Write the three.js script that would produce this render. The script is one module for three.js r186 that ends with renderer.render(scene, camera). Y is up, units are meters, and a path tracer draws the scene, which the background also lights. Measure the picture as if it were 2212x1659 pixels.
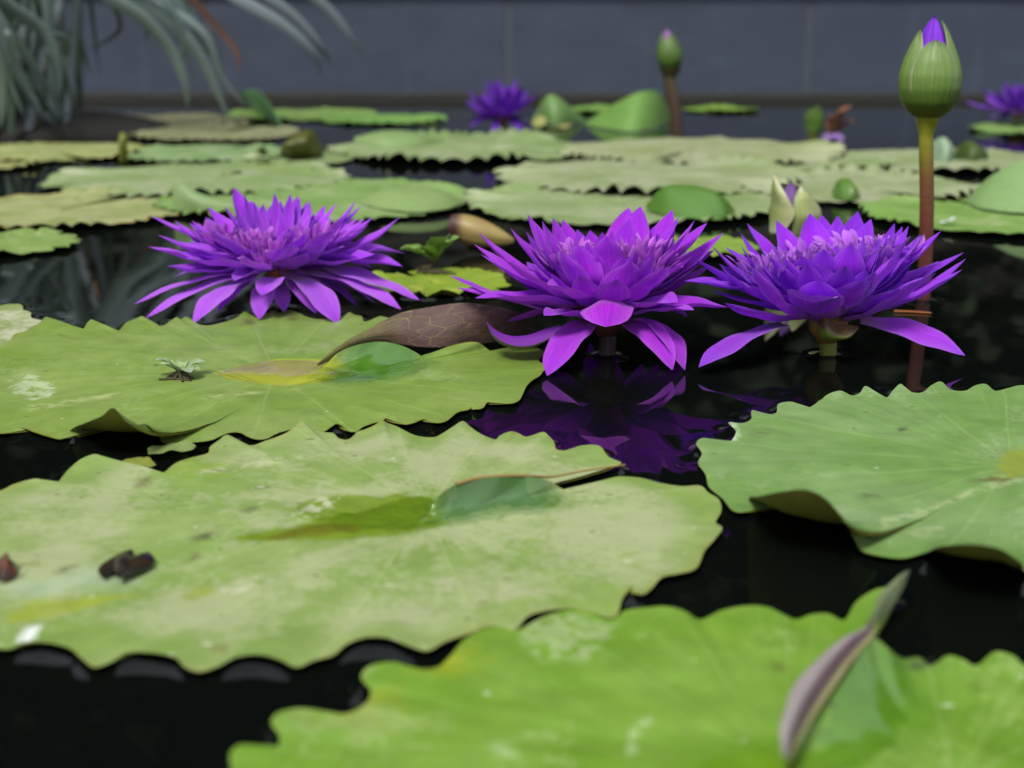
import * as THREE from 'three';
import { mergeGeometries } from 'three/addons/utils/BufferGeometryUtils.js';

// ------------------------------------------------------------------ camera, sky, sun, exposure
const EYE = 0.2, PITCH = THREE.MathUtils.degToRad(15.4), FOCAL = 2900, HALF_W = 1106, HALF_H = 829.5;
const scene = new THREE.Scene();
const camera = new THREE.PerspectiveCamera(2 * THREE.MathUtils.radToDeg(Math.atan(HALF_H / FOCAL)), 4 / 3, 0.02, 60);
camera.position.set(0, EYE, 0);
camera.rotation.set(-PITCH, 0, 0);
camera.focus = 0.735;
camera.userData.fStop = 7.8;
camera.updateMatrixWorld();

const SUN = new THREE.Vector3(-0.35, 1, 0.7).normalize();
{ // bright overcast sky: a little brighter overhead than near the horizon
  const W = 128, H = 64, data = new Float32Array(W * H * 4);
  for (let j = 0; j < H; j++) for (let i = 0; i < W; i++) {
    const el = ((j + 0.5) / H - 0.5) * Math.PI, s = Math.max(0, Math.sin(el));
    const az = ((i + 0.5) / W - 0.5) * 2 * Math.PI;
    const cloud = 1 + 0.08 * Math.sin(az * 2 + 3 * s) + 0.06 * Math.sin(az * 5 - 8 * s + 1) + 0.05 * Math.sin(11 * s + az * 3);
    const L = el < 0 ? 0.25 : (0.74 + 0.34 * s) * cloud, o = (j * W + i) * 4;
    data[o] = L * 0.93; data[o + 1] = L * 0.99; data[o + 2] = L * 1.09; data[o + 3] = 1;
  }
  const sky = new THREE.DataTexture(data, W, H, THREE.RGBAFormat, THREE.FloatType);
  sky.mapping = THREE.EquirectangularReflectionMapping; sky.magFilter = THREE.LinearFilter; sky.needsUpdate = true;
  scene.background = sky; scene.environment = sky; scene.environmentIntensity = 0.3;
}
const sun = new THREE.DirectionalLight(new THREE.Color(1, 0.965, 0.9), 1.25);
sun.position.copy(SUN).multiplyScalar(6).add(new THREE.Vector3(0, 0, -1.2));
sun.target.position.set(0, 0, -1.2);
sun.castShadow = true; sun.shadow.radius = 28; sun.shadow.mapSize.set(2048, 2048);
Object.assign(sun.shadow.camera, { left: -3, right: 3, top: 3, bottom: -3, near: 0.5, far: 14 });
scene.add(sun, sun.target);

const renderer = new THREE.WebGLRenderer({ antialias: true });
renderer.setSize(1024, 768);
renderer.shadowMap.enabled = true;
renderer.toneMapping = THREE.LinearToneMapping;
renderer.toneMappingExposure = 3.05;

// ------------------------------------------------------------------ helpers
const V = (x, y, z) => new THREE.Vector3(x, y, z);
let seed = 12345;
function srand(s) { seed = s | 0; }
function rnd() { seed = (seed + 0x6d2b79f5) | 0; let t = Math.imul(seed ^ (seed >>> 15), 1 | seed); t = (t + Math.imul(t ^ (t >>> 7), 61 | t)) ^ t; return ((t ^ (t >>> 14)) >>> 0) / 4294967296; }
const rr = (a, b) => a + (b - a) * rnd();
const lerp = (a, b, t) => a + (b - a) * t, clamp = (x, a = 0, b = 1) => Math.min(b, Math.max(a, x));
const sstep = (a, b, x) => { const t = clamp((x - a) / (b - a)); return t * t * (3 - 2 * t); };
const LAT = new Float32Array(65536); srand(77); for (let i = 0; i < 65536; i++) LAT[i] = rnd();
function vn(x, y) {
  const xi = Math.floor(x), yi = Math.floor(y), fx = x - xi, fy = y - yi, u = fx * fx * (3 - 2 * fx), v = fy * fy * (3 - 2 * fy);
  const x0 = xi & 255, x1 = (xi + 1) & 255, y0 = (yi & 255) << 8, y1 = ((yi + 1) & 255) << 8;
  const a = LAT[y0 | x0], b = LAT[y0 | x1], c = LAT[y1 | x0], d = LAT[y1 | x1];
  return a + (b - a) * u + (c - a + (a - b - c + d) * u) * v;
}
function fbm(x, y, n) { let s = 0, a = 0.5; for (let i = 0; i < n; i++) { s += a * vn(x, y); x = x * 2.03 + 17.1; y = y * 2.03 + 5.3; a *= 0.5; } return s / (1 - Math.pow(0.5, n)); }

const cp = Math.cos(PITCH), sp = Math.sin(PITCH);
function ray(px, py) { const a = (px - HALF_W) / FOCAL, b = -(py - HALF_H) / FOCAL; return V(a, b * cp - sp, -b * sp - cp); }
function onPlane(px, py, h = 0) { const d = ray(px, py), k = (h - EYE) / d.y; return V(d.x * k, h, d.z * k); }
function atZ(px, py, z) { const d = ray(px, py), k = z / d.z; return V(d.x * k, EYE + d.y * k, z); }
const depthOf = (py) => -onPlane(HALF_W, py).z;

const names = new Map();
function numbered(n) { const k = names.get(n) ?? 0; names.set(n, k + 1); return k ? n + '_' + String(k).padStart(3, '0') : n; }
function tag(o, label, category, group) { o.userData.label = label; o.userData.category = category; if (group) o.userData.group = group; return o; }
function thing(name, label, category, pos, group) { const o = new THREE.Group(); o.name = numbered(name); o.position.copy(pos); scene.add(o); return tag(o, label, category, group); }
function part(name, geo, mat, parent, label) {
  const m = new THREE.Mesh(geo, mat); m.name = name; m.castShadow = m.receiveShadow = true;
  if (label) m.userData.label = label;
  parent.add(m); return m;
}
function struct(name, geo, mat, parent = scene) { const m = part(name, geo, mat, parent); if (parent === scene) { m.name = numbered(name); m.userData.kind = 'structure'; } return m; }

const enc = (x) => { x = clamp(x); return Math.round(255 * (x <= 0.0031308 ? 12.92 * x : 1.055 * Math.pow(x, 1 / 2.4) - 0.055)); };
const ENC = new Uint8Array(4097); for (let i = 0; i <= 4096; i++) ENC[i] = enc(i / 4096);
const e8 = (x) => ENC[x <= 0 ? 0 : x >= 1 ? 4096 : (x * 4096) | 0];
function colorTex(w, h, f) { // f(x, y, out) gives linear rgb
  const d = new Uint8Array(w * h * 4), o = [0, 0, 0];
  for (let y = 0, i = 0; y < h; y++) for (let x = 0; x < w; x++, i += 4) { f(x, y, o); d[i] = e8(o[0]); d[i + 1] = e8(o[1]); d[i + 2] = e8(o[2]); d[i + 3] = 255; }
  return finish(new THREE.DataTexture(d, w, h, THREE.RGBAFormat), true);
}
function dataTex(w, h, f) {
  const d = new Uint8Array(w * h * 4);
  for (let y = 0, i = 0; y < h; y++) for (let x = 0; x < w; x++, i += 4) { d[i] = d[i + 1] = d[i + 2] = clamp(f(x, y)) * 255; d[i + 3] = 255; }
  return finish(new THREE.DataTexture(d, w, h, THREE.RGBAFormat), false);
}
function finish(t, srgb) { t.wrapS = t.wrapT = THREE.RepeatWrapping; t.magFilter = THREE.LinearFilter; t.minFilter = THREE.LinearMipmapLinearFilter; t.generateMipmaps = true; if (srgb) t.colorSpace = THREE.SRGBColorSpace; t.needsUpdate = true; return t; }
function rep(t, x, y) { const c = t.clone(); c.repeat.set(x, y); c.needsUpdate = true; return c; }

function gridGeo(nu, nv, fn, color, swap) { // fn(u, v) -> Vector3; color(u, v) -> [r, g, b]
  const P = [], U = [], C = [], I = [];
  for (let i = 0; i <= nu; i++) for (let j = 0; j <= nv; j++) {
    const u = i / nu, v = j / nv, p = fn(u, v); P.push(p.x, p.y, p.z); if (swap) U.push(u, v); else U.push(v, u);
    if (color) C.push(...color(u, v));
  }
  for (let i = 0; i < nu; i++) for (let j = 0; j < nv; j++) { const a = i * (nv + 1) + j, b = a + nv + 1; I.push(a, b, a + 1, b, b + 1, a + 1); }
  const g = new THREE.BufferGeometry();
  g.setAttribute('position', new THREE.Float32BufferAttribute(P, 3)); g.setAttribute('uv', new THREE.Float32BufferAttribute(U, 2));
  if (color) g.setAttribute('color', new THREE.Float32BufferAttribute(C, 3));
  g.setIndex(I); g.computeVertexNormals(); return g;
}
function tubeGeo(pts, r0, r1, sides = 12, segs = 24, color, flare) {
  const c = new THREE.CatmullRomCurve3(pts), fr = c.computeFrenetFrames(segs, false), P = [], U = [], C = [], I = [];
  for (let i = 0; i <= segs; i++) {
    const t = i / segs, p = c.getPointAt(t), r = lerp(r0, r1, t) * (flare ? flare(t) : 1);
    for (let j = 0; j <= sides; j++) {
      const a = (j / sides) * Math.PI * 2, n = fr.normals[i].clone().multiplyScalar(Math.cos(a)).addScaledVector(fr.binormals[i], Math.sin(a));
      p.clone().addScaledVector(n, r).toArray(P, P.length); U.push(j / sides, t);
      if (color) C.push(...color(t));
    }
  }
  for (let i = 0; i < segs; i++) for (let j = 0; j < sides; j++) { const a = i * (sides + 1) + j, b = a + sides + 1; I.push(a, a + 1, b, b, a + 1, b + 1); }
  const g = new THREE.BufferGeometry();
  g.setAttribute('position', new THREE.Float32BufferAttribute(P, 3)); g.setAttribute('uv', new THREE.Float32BufferAttribute(U, 2));
  if (color) g.setAttribute('color', new THREE.Float32BufferAttribute(C, 3));
  g.setIndex(I); g.computeVertexNormals(); return g;
}
const mixc = (a, b, t) => [lerp(a[0], b[0], t), lerp(a[1], b[1], t), lerp(a[2], b[2], t)];
function ramp(stops, t) { for (let i = 1; i < stops.length; i++) if (t <= stops[i][0]) return mixc(stops[i - 1][1], stops[i][1], clamp((t - stops[i - 1][0]) / (stops[i][0] - stops[i - 1][0]))); return stops[stops.length - 1][1]; }

// ------------------------------------------------------------------ shared textures
const T = 256;
const tileN = (x, y, f, n) => { // tileable fbm over a T x T texture
  const a = x / T, b = y / T, s = (p, q) => fbm(p * f + 31, q * f + 11, n);
  return lerp(lerp(s(a, b), s(a - 1, b), a), lerp(s(a, b - 1), s(a - 1, b - 1), a), b);
};
const leafGrain = dataTex(T, T, (x, y) => 0.5 * tileN(x, y, 24, 3) + 0.5 * tileN(x, y, 6, 3));
const leafMottle = colorTex(T, T, (x, y, o) => { const k = 0.72 + 0.5 * tileN(x, y, 9, 4); o[0] = k * 0.98; o[1] = k; o[2] = k * 0.9; });
const petalMap = colorTex(128, 256, (x, y, o) => {
  const u = x / 128 - 0.5, v = y / 256, fan = u * (1.1 - 0.25 * v);
  let k = 0.70 + 0.44 * fbm(fan * 46 + 50, v * 2.2, 3);
  const s = Math.abs(((fan * 15 + 0.35 * vn(v * 4, 3.3) + 40) % 1) - 0.5); k *= 1 - 0.2 * sstep(0.14, 0.0, s);
  k *= 0.94 + 0.12 * fbm(u * 9, v * 9, 2);
  o[0] = k * 0.92; o[1] = k * 0.92; o[2] = k * 0.95;
});
const petalBump = dataTex(128, 256, (x, y) => { const u = x / 128 - 0.5, v = y / 256, fan = u * (1.1 - 0.25 * v); const s = Math.abs(((fan * 15 + 0.35 * vn(v * 4, 3.3) + 40) % 1) - 0.5); return 0.5 + 0.35 * fbm(fan * 40 + 50, v * 3, 3) - 0.35 * sstep(0.2, 0, s); });
const retic = (() => { // net of leaf veins: edges of scattered cells
  const pts = []; srand(9); for (let j = -1; j < 7; j++) for (let i = -1; i < 15; i++) pts.push([i + rr(0.1, 0.9), j + rr(0.1, 0.9)]);
  return colorTex(512, 256, (x, y, o) => {
    const u = x / 512 * 9, v = y / 256 * 4, wx = u + 0.25 * (vn(u * 2, v * 2) - 0.5), wy = v + 0.25 * (vn(u * 2 + 9, v * 2) - 0.5);
    let d1 = 9, d2 = 9; for (const p of pts) { const d = Math.hypot(p[0] - wx, p[1] - wy); if (d < d1) { d2 = d1; d1 = d; } else if (d < d2) d2 = d; }
    const e = sstep(0.07, 0.015, d2 - d1) * (0.12 + 0.4 * vn(u, v)), n = fbm(u * 3, v * 3, 4), m = 0.65 + 0.7 * n;
    const ol = sstep(4.2, 0.5, u); const b = [(0.078 + 0.05 * ol) * m, (0.042 + 0.085 * ol) * m, (0.034 - 0.005 * ol) * m]; const g = [0.24, 0.19, 0.05];
    o[0] = lerp(b[0], g[0], e); o[1] = lerp(b[1], g[1], e); o[2] = lerp(b[2], g[2], e);
  });
})();

// ------------------------------------------------------------------ pond structure: wall, plinth, hedge
{
  const Z = -depthOf(216);
  const panelMap = (() => { const W = 512; return colorTex(W, 256, (x, y, o) => {
    const a = x / W * 40, b = y / 256 * 22; const k = 0.8 + 0.34 * fbm(a * 0.35, b * 0.5, 4) + 0.05 * (vn(a * 0.2, y * 0.9) - 0.5) + 0.06 * (vn(a * 5, b * 5) - 0.5);
    const drip = 0.25 * sstep(0.62, 0.85, fbm(a * 1.3, b * 0.08 + 7, 3));
    o[0] = 0.036 * k + drip * 0.03; o[1] = 0.047 * k + drip * 0.033; o[2] = 0.074 * k + drip * 0.043; }); })();
  const bump = dataTex(256, 256, (x, y) => 0.5 + 0.4 * (vn(x * 0.05, y * 0.5) - 0.5) + 0.3 * (fbm(x / 20, y / 20, 3) - 0.5));
  const mat = new THREE.MeshPhysicalMaterial({ map: panelMap, bumpMap: rep(bump, 2, 1), bumpScale: 0.0006, roughness: 0.55 });
  const strip = new THREE.MeshPhysicalMaterial({ color: new THREE.Color().setRGB(0.05, 0.059, 0.084), roughness: 0.6, map: leafMottle });
  const wall = thing('pond_wall', 'dark blue-grey panelled retaining wall closing the back of the pond', 'wall', V(0, 0, Z));
  const cap = new THREE.BoxGeometry(7, 0.03, 0.16); cap.translate(0, 0.275, -0.06);
  part('coping', cap, new THREE.MeshStandardMaterial({ color: 0x2c2f33, roughness: 0.8, map: leafMottle }), wall);
  const px = (x) => (x - HALF_W) / FOCAL * -Z;
  const s0 = px(1098), w = px(1728) - s0;
  for (let k = -4; k <= 4; k++) {
    const g = new THREE.BoxGeometry(w - 0.022, 0.46, 0.05); g.translate(s0 + (k + 0.5) * w, 0.03, -0.03);
    const uv = g.attributes.uv; for (let i = 0; i < uv.count; i++) uv.setXY(i, uv.getX(i) * 0.5 + 0.37 * k, uv.getY(i));
    part('panel', g, mat, wall);
    const j = new THREE.BoxGeometry(0.024, 0.46, 0.045); j.translate(s0 + k * w, 0.03, -0.03); part('joint_strip', j, strip, wall);
  }
  const pl = gridGeo(120, 4, (u, v) => V(lerp(-3.4, 3.4, u), [-.1, 0.012, 0.016, 0.016, 0.016][Math.round(v * 4)] + 0.003 * vn(u * 200, v * 3), Z + [0.06, 0.06, 0.05, 0.02, -0.005][Math.round(v * 4)] + 0.006 * (vn(u * 160, 9) - 0.5)));
  struct('stone_plinth', pl, new THREE.MeshStandardMaterial({ color: new THREE.Color().setRGB(0.018, 0.017, 0.014), roughness: 0.9, map: rep(leafMottle, 60, 1), side: THREE.DoubleSide }));
  // added unseen bank behind the hedge, blocks sky from the water mirror
  const bank = gridGeo(60, 20, (u, v) => V(lerp(-8, 8, u), 0.24 + 4.3 * Math.pow(v, 1.4) + 0.1 * fbm(u * 20, v * 6, 3), Z - 0.12 - 1.9 * Math.pow(v, 0.8)));
  struct('sky_block_bank', bank, new THREE.MeshStandardMaterial({ color: new THREE.Color().setRGB(0.014, 0.012, 0.008), roughness: 1, map: rep(leafMottle, 30, 10), side: THREE.DoubleSide }));
  // dark hedge above the wall: what the black water mirrors
  const leaf = gridGeo(4, 2, (u, v) => V((v - 0.5) * 0.05 * Math.sin(Math.PI * Math.pow(u, 0.8)), 0.01 * Math.abs(v - 0.5) + 0.012 * Math.sin(u * 3), -0.1 * u));
  const N = 34000, inst = new THREE.InstancedMesh(leaf, new THREE.MeshStandardMaterial({ color: new THREE.Color().setRGB(0.011, 0.021, 0.007), roughness: 0.9, side: THREE.DoubleSide }), N);
  const m = new THREE.Matrix4(), q = new THREE.Quaternion(), e = new THREE.Euler(), c = new THREE.Color(); srand(5);
  for (let i = 0; i < N; i++) {
    const x = rr(-4.4, 4.4), y = 0.25 + 3.9 * Math.pow(rnd(), 1.15), d = rr(0, 1), front = -0.22 + 0.3 * fbm(x * 1.6 + 9, y * 1.6, 3) + 1.0 * Math.pow(Math.max(0, (y - 0.24) / 4.3), 0.57);
    q.setFromEuler(e.set(rr(-0.9, 0.9), rr(0, 6.28), rr(-0.7, 0.7)));
    m.compose(V(x, y, Z - 0.22 - front - d * 0.5), q, V(1, 1, 1).multiplyScalar(rr(0.9, 1.9))); inst.setMatrixAt(i, m);
    const k = rr(0.5, 1.3); inst.setColorAt(i, c.setRGB(k, k, k * rr(0.7, 1)));
  }
  inst.name = 'hedge_foliage'; inst.userData = { kind: 'stuff', label: 'dense dark evergreen hedge rising behind the pond wall', category: 'hedge' }; inst.castShadow = inst.receiveShadow = true; scene.add(inst);
}

// ------------------------------------------------------------------ lily pads
const menisci = []; // places where water climbs a leaf edge: x, z, height
const PAD_GROUP = 'lily pads floating on the pond';
const undersideMat = new THREE.MeshStandardMaterial({ color: new THREE.Color().setRGB(0.19, 0.185, 0.022), roughness: 0.6, side: THREE.DoubleSide, map: rep(leafMottle, 3, 3) });

function inPoly(poly, x, z) { let c = false; for (let i = 0, j = poly.length - 1; i < poly.length; j = i++) { const a = poly[i], b = poly[j]; if ((a[1] > z) !== (b[1] > z) && x < ((b[0] - a[0]) * (z - a[1])) / (b[1] - a[1]) + a[0]) c = !c; } return c; }

// colours of a pad: two greens, veins, dust, stains, painted shade and reflections
const SOFT = [[0, 0], [1, 0.6], [-0.6, 1], [-1, -0.6], [0.6, -1]];
function padTexture(size, box, ctr, R, s) {
  const span = box.span, patches = (s.patches || []).map((p) => {
    const w = p.poly.map(([x, y]) => { const q = onPlane(x, y, p.h ?? s.h ?? 0.003); return [q.x, q.z]; });
    return { ...p, w, x0: Math.min(...w.map((q) => q[0])) - 0.01, x1: Math.max(...w.map((q) => q[0])) + 0.01, z0: Math.min(...w.map((q) => q[1])) - 0.01, z1: Math.max(...w.map((q) => q[1])) + 0.01 };
  });
  const vc = s.veinCtr ? onPlane(s.veinCtr[0], s.veinCtr[1], s.h) : ctr, so = s.seed * 13.7, nv = s.veins || 20, A = s.a, B = s.b, D = s.dustColor || [0.46, 0.45, 0.33];
  srand(s.seed * 91 + 3);
  const specks = new Map(), cell = 0.008, addSpeck = (x, z, r, c, st) => { const k = Math.floor(x / cell) + ',' + Math.floor(z / cell); if (!specks.has(k)) specks.set(k, []); specks.get(k).push([x, z, r, c, st]); };
  for (let i = 0; i < (0.6 * (s.specks ?? 60)); i++) { const a = rr(0, 6.28), r = R * Math.sqrt(rnd()); addSpeck(ctr.x + r * Math.cos(a), ctr.z + r * Math.sin(a), rr(0.00025, 0.0007), rnd() < 0.4 ? [0.52, 0.56, 0.42] : [0.06, 0.045, 0.025], rr(1, 3.2)); }
  const grid = (x, z) => { const cx = Math.floor(x / cell), cz = Math.floor(z / cell); for (let i = -1; i <= 1; i++) for (let j = -1; j <= 1; j++) { const l = specks.get((cx + i) + ',' + (cz + j)); if (l) for (const q of l) if (Math.abs(x - q[0]) < q[2] * q[4] && Math.hypot((x - q[0]) / q[4], z - q[1]) < q[2]) return q; } return null; };
  return colorTex(size, size, (ix, iy, o) => {
    const x = box.x0 + (ix + 0.5) / size * span, z = box.z0 + (iy + 0.5) / size * span, dx = x - vc.x, dz = z - vc.z, r = Math.hypot(dx, dz), th = Math.atan2(dz, dx);
    if (r > R * 1.35) { o[0] = A[0]; o[1] = A[1]; o[2] = A[2]; return; }
    const n1 = fbm(x * 22 + so, z * 22, 4), n2 = fbm(x * 130 + so, z * 130 + 40, 3), rad = fbm(th * 16 + so, r * 14, 3);
    let k = sstep(0.3, 0.7, 0.72 * n1 + 0.28 * rad);
    let c0 = lerp(A[0], B[0], k), c1 = lerp(A[1], B[1], k), c2 = lerp(A[2], B[2], k);
    const gr = 0.86 + 0.28 * n2; c0 *= gr; c1 *= gr; c2 *= gr;
    if (s.dust) { // dry bloom with broken edges, dragged along the radius
      const wxx = x + 0.012 * (vn(x * 50, z * 50) - 0.5), base = 0.62 * fbm(wxx * 30 + 3 + so, z * 30, 5) + 0.16 * fbm(th * 9, r * 40 + so, 3) + 0.22 * fbm(x * 420, z * 420, 2), mid = 0.68 - 0.34 * s.dust;
      const rn = s.rimR ? Math.hypot(x - ctr.x, z - ctr.z) / s.rimR[Math.floor((Math.atan2(z - ctr.z, x - ctr.x) / 6.28318 + 0.5) * 720) % 720] : 0.5, clear = s.bareRim ? sstep(0.97, 0.80, rn + 0.22 * (fbm(x * 45 + 7, z * 45, 3) - 0.5)) : 1;
      const f = clear * (0.65 * sstep(mid - 0.07, mid + 0.07, base) + 0.35 * sstep(mid + 0.06, mid + 0.13, base)) * 0.7;
      c0 = lerp(c0, D[0], f); c1 = lerp(c1, D[1], f); c2 = lerp(c2, D[2], f);
    }
    // veins: main rays that fork on the way out
    const wob = 0.10 * (vn(th * 3 + so, r * 40) - 0.5) + 0.07 * (vn(th * 9, r * 90 + so) - 0.5);
    for (const [n, from, wd, st] of [[nv, 0.03, 0.0009, 0.4], [nv * 2, 0.42, 0.0006, 0.26], [nv * 4, 0.72, 0.0005, 0.18]]) {
      const a = (th / 6.28318 + 0.5) * n + wob * n * 0.02; const d = Math.abs(a - Math.floor(a) - 0.5) * 6.28318 / n * r;
      const v = sstep(wd, wd * 0.2, d) * st * sstep(from, from + 0.12, r / R) * (0.5 + 0.7 * vn(th * 30, r * 60)) * (s.veinStrength ?? 1) * 0.5;
      c0 = lerp(c0, 0.36, v); c1 = lerp(c1, 0.44, v); c2 = lerp(c2, 0.17, v);
    }
    for (const p of patches) if (x > p.x0 && x < p.x1 && z > p.z0 && z < p.z1) {
      const w = p.warp ?? 0.003, wx = x + w * 2 * (fbm(x * 160, z * 160, 3) - 0.5), wz = z + w * 2 * (fbm(x * 160 + 50, z * 160 + 9, 3) - 0.5);
      const sf = p.soft ?? 0.0018; let hit = 0; for (let k = 0; k < 5; k++) if (inPoly(p.w, wx + sf * SOFT[k][0], wz + sf * SOFT[k][1])) hit += 0.2;
      if (hit > 0) {
        let a = (p.a ?? 0.8) * hit; if (p.rag) a *= sstep(p.rag - 0.1, p.rag + 0.1, fbm(x * 300, z * 300, 3)); const g = 0.8 + 0.4 * n2;
        c0 = lerp(c0, p.c[0] * g, a); c1 = lerp(c1, p.c[1] * g, a); c2 = lerp(c2, p.c[2] * g, a);
      }
    }
    const q = grid(x, z); if (q) { c0 = lerp(c0, q[3][0], 0.75); c1 = lerp(c1, q[3][1], 0.75); c2 = lerp(c2, q[3][2], 0.75); }
    o[0] = c0; o[1] = c1; o[2] = c2;
  });
}
function padRough(size, box, s) {
  const wet = (s.patches || []).filter((p) => p.wet).map((p) => p.poly.map(([x, y]) => { const q = onPlane(x, y, p.h ?? s.h ?? 0.003); return [q.x, q.z]; }));
  return dataTex(size, size, (ix, iy) => {
    const x = box.x0 + (ix + 0.5) / size * box.span, z = box.z0 + (iy + 0.5) / size * box.span;
    const wx = x + 0.005 * (fbm(x * 160, z * 160, 3) - 0.5), wz = z + 0.005 * (fbm(x * 160 + 50, z * 160 + 9, 3) - 0.5);
    for (const w of wet) if (inPoly(w, wx, wz)) return 0.15;
    return (s.rough ?? 0.55) + 0.3 * (fbm(x * 60, z * 60, 4) - 0.5);
  });
}
function padCoat(size, box, s) { // water film: only where the leaf is wet
  const wet = (s.patches || []).filter((p) => p.wet).map((p) => p.poly.map(([x, y]) => { const q = onPlane(x, y, p.h ?? s.h ?? 0.003); return [q.x, q.z]; }));
  return dataTex(size, size, (ix, iy) => { const x = box.x0 + (ix + 0.5) / size * box.span, z = box.z0 + (iy + 0.5) / size * box.span; for (const w of wet) if (inPoly(w, x, z)) return 0.4; return 0; });
}
const farTex = []; // a few shared looks for the far pads

function pad(s) {
  // outline: photo points [x, y, lift in mm], smoothed; height follows the lift near the rim only
  const h0 = s.h ?? 0.003, ctr = s.ctr instanceof THREE.Vector3 ? s.ctr : onPlane(s.ctr[0], s.ctr[1], h0);
  let rim; s = { ...s };
  if (s.outline) {
    const pts = s.outline.map(([x, y, l = 0, keep]) => { const back = onPlane(x, y, h0).z < ctr.z, k = keep ? 1 : back ? 0.4 : l < 10 ? 0.22 : 1; return onPlane(x, y, h0 + l * k / 1000); });
    if (s.sharp) { rim = []; for (let i = 0; i < pts.length; i++) { const a = pts[i], b = pts[(i + 1) % pts.length], n = Math.max(1, Math.ceil(a.distanceTo(b) / 0.003)); for (let k = 0; k < n; k++) rim.push(a.clone().lerp(b, k / n)); } }
    else { const c = new THREE.CatmullRomCurve3(pts, true, 'centripetal'); rim = []; const per = 6; for (let i = 0; i < pts.length * per; i++) rim.push(c.getPoint(i / (pts.length * per))); }
  } else { // a round pad with toothed rim and one notch
    rim = []; srand(s.seed * 7 + 1); const R = s.R, nt = s.teeth ?? Math.round(R * 6.28 / 0.021), per = 6, notch = s.notch ?? rr(0, 6.28), nw = s.notchWidth ?? 0.05; let ph = 0; const amp = [], wid = []; let tot = 0;
    for (let i = 0; i < nt; i++) { amp.push(rr(0.15, 1.5)); wid.push(rr(0.5, 1.7)); tot += wid[i]; }
    rim.push(ctr.clone().add(V(0.08 * R * Math.cos(notch), h0 * 0, 0.08 * R * Math.sin(notch))));
    for (let i = 0; i < nt; i++) for (let k = 0; k < per; k++) {
      const f = (ph + wid[i] * k / per) / tot, th = notch + nw + (6.28318 - 2 * nw) * f, tk = k / per, tooth = Math.pow(Math.abs(Math.cos(Math.PI * tk)), 0.7);
      const r = R * (1 + 0.05 * (vn(f * 5 + s.seed, 3) - 0.5) * 2) + (s.tooth ?? 0.005) * amp[i] * (tooth - 0.5);
      rim.push(ctr.clone().add(V(r * Math.cos(th), (s.curl ?? 0.004) * (Math.pow(vn(f * nt * 0.5, s.seed), 2) * 1.4 + (s.lift ?? 1.1) * sstep(0.45, 0.8, vn(f * 11, s.seed + 4))) * (0.35 + 0.65 * tk * (1 - tk) * 4), r * Math.sin(th)))); if (k === per - 1) ph += wid[i];
    }
  }
  const R = Math.max(...rim.map((p) => Math.hypot(p.x - ctr.x, p.z - ctr.z)));
  s.rimR = new Float32Array(720); { for (let k = 0; k < rim.length; k++) { const a = rim[k], b = rim[(k + 1) % rim.length]; for (let i = 0; i < 12; i++) { const x = lerp(a.x, b.x, i / 12) - ctr.x, z = lerp(a.z, b.z, i / 12) - ctr.z, q = Math.floor((Math.atan2(z, x) / 6.28318 + 0.5) * 720) % 720; s.rimR[q] = Math.max(s.rimR[q], Math.hypot(x, z)); } } for (let p = 0; p < 2; p++) for (let q = 0; q < 720; q++) if (!s.rimR[q]) s.rimR[q] = s.rimR[(q + 719) % 720]; }
  const box = { x0: Math.min(...rim.map((p) => p.x)), z0: Math.min(...rim.map((p) => p.z)) };
  box.span = Math.max(Math.max(...rim.map((p) => p.x)) - box.x0, Math.max(...rim.map((p) => p.z)) - box.z0);
  const NR = s.rings ?? 26, N = rim.length, dip = s.dip ?? 0.001, wave = s.wave ?? 0.0016, po = s.power ?? 6, sd = s.seed * 3.1;
  const H = (x, z, t, lift) => h0 + lift * Math.pow(t, po) + wave * sstep(0, 0.3, t) * (fbm(x * 26 + sd, z * 26, 3) - 0.5) * 2 * (1 - Math.pow(t, 5)) + 0.12 * wave * Math.sin(Math.atan2(z - ctr.z, x - ctr.x) * (s.veins || 20)) * t * (1 - t) * 1.6 - dip * sstep(0.3, 0, t) + (s.hill ? s.hill(x, z, t) : 0);
  const build = (under) => {
    const P = [], U = [], C = [], I = [];
    for (let i = 0; i <= NR; i++) { const t = 1 - Math.pow(1 - i / NR, 1.35);
      for (let k = 0; k <= N; k++) { const q = rim[k % N], x = lerp(ctr.x, q.x, t), z = lerp(ctr.z, q.z, t), y = H(x, z, t, q.y - h0) - (under ? 0.0009 * Math.min(1, (1 - t) * 14) + 0.0002 : 0);
        P.push(x, y, z); U.push((x - box.x0) / box.span, (z - box.z0) / box.span);
        const e = s.rimColor ? sstep(0.975, 0.998, t) * sstep(0.25, 0.7, fbm(k * 0.09 + sd, 2, 3)) * (s.rimStrength ?? 0.8) : 0; const c = mixc([1, 1, 1], s.rimColor || [1, 1, 1], e); C.push(c[0], c[1], c[2]); } }
    for (let i = 0; i < NR; i++) for (let k = 0; k < N; k++) { const a = i * (N + 1) + k, b = a + N + 1; if (under) I.push(a, b, a + 1, b, b + 1, a + 1); else I.push(a, a + 1, b, b, a + 1, b + 1); }
    const g = new THREE.BufferGeometry(); g.setAttribute('position', new THREE.Float32BufferAttribute(P, 3)); g.setAttribute('uv', new THREE.Float32BufferAttribute(U, 2)); g.setAttribute('color', new THREE.Float32BufferAttribute(C, 3)); g.setIndex(I); g.computeVertexNormals();
    g.translate(-ctr.x, 0, -ctr.z); return g;
  };
  const o = thing('lily_pad', s.label, 'lily pad', V(ctr.x, 0, ctr.z), PAD_GROUP);
  let mat;
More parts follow.
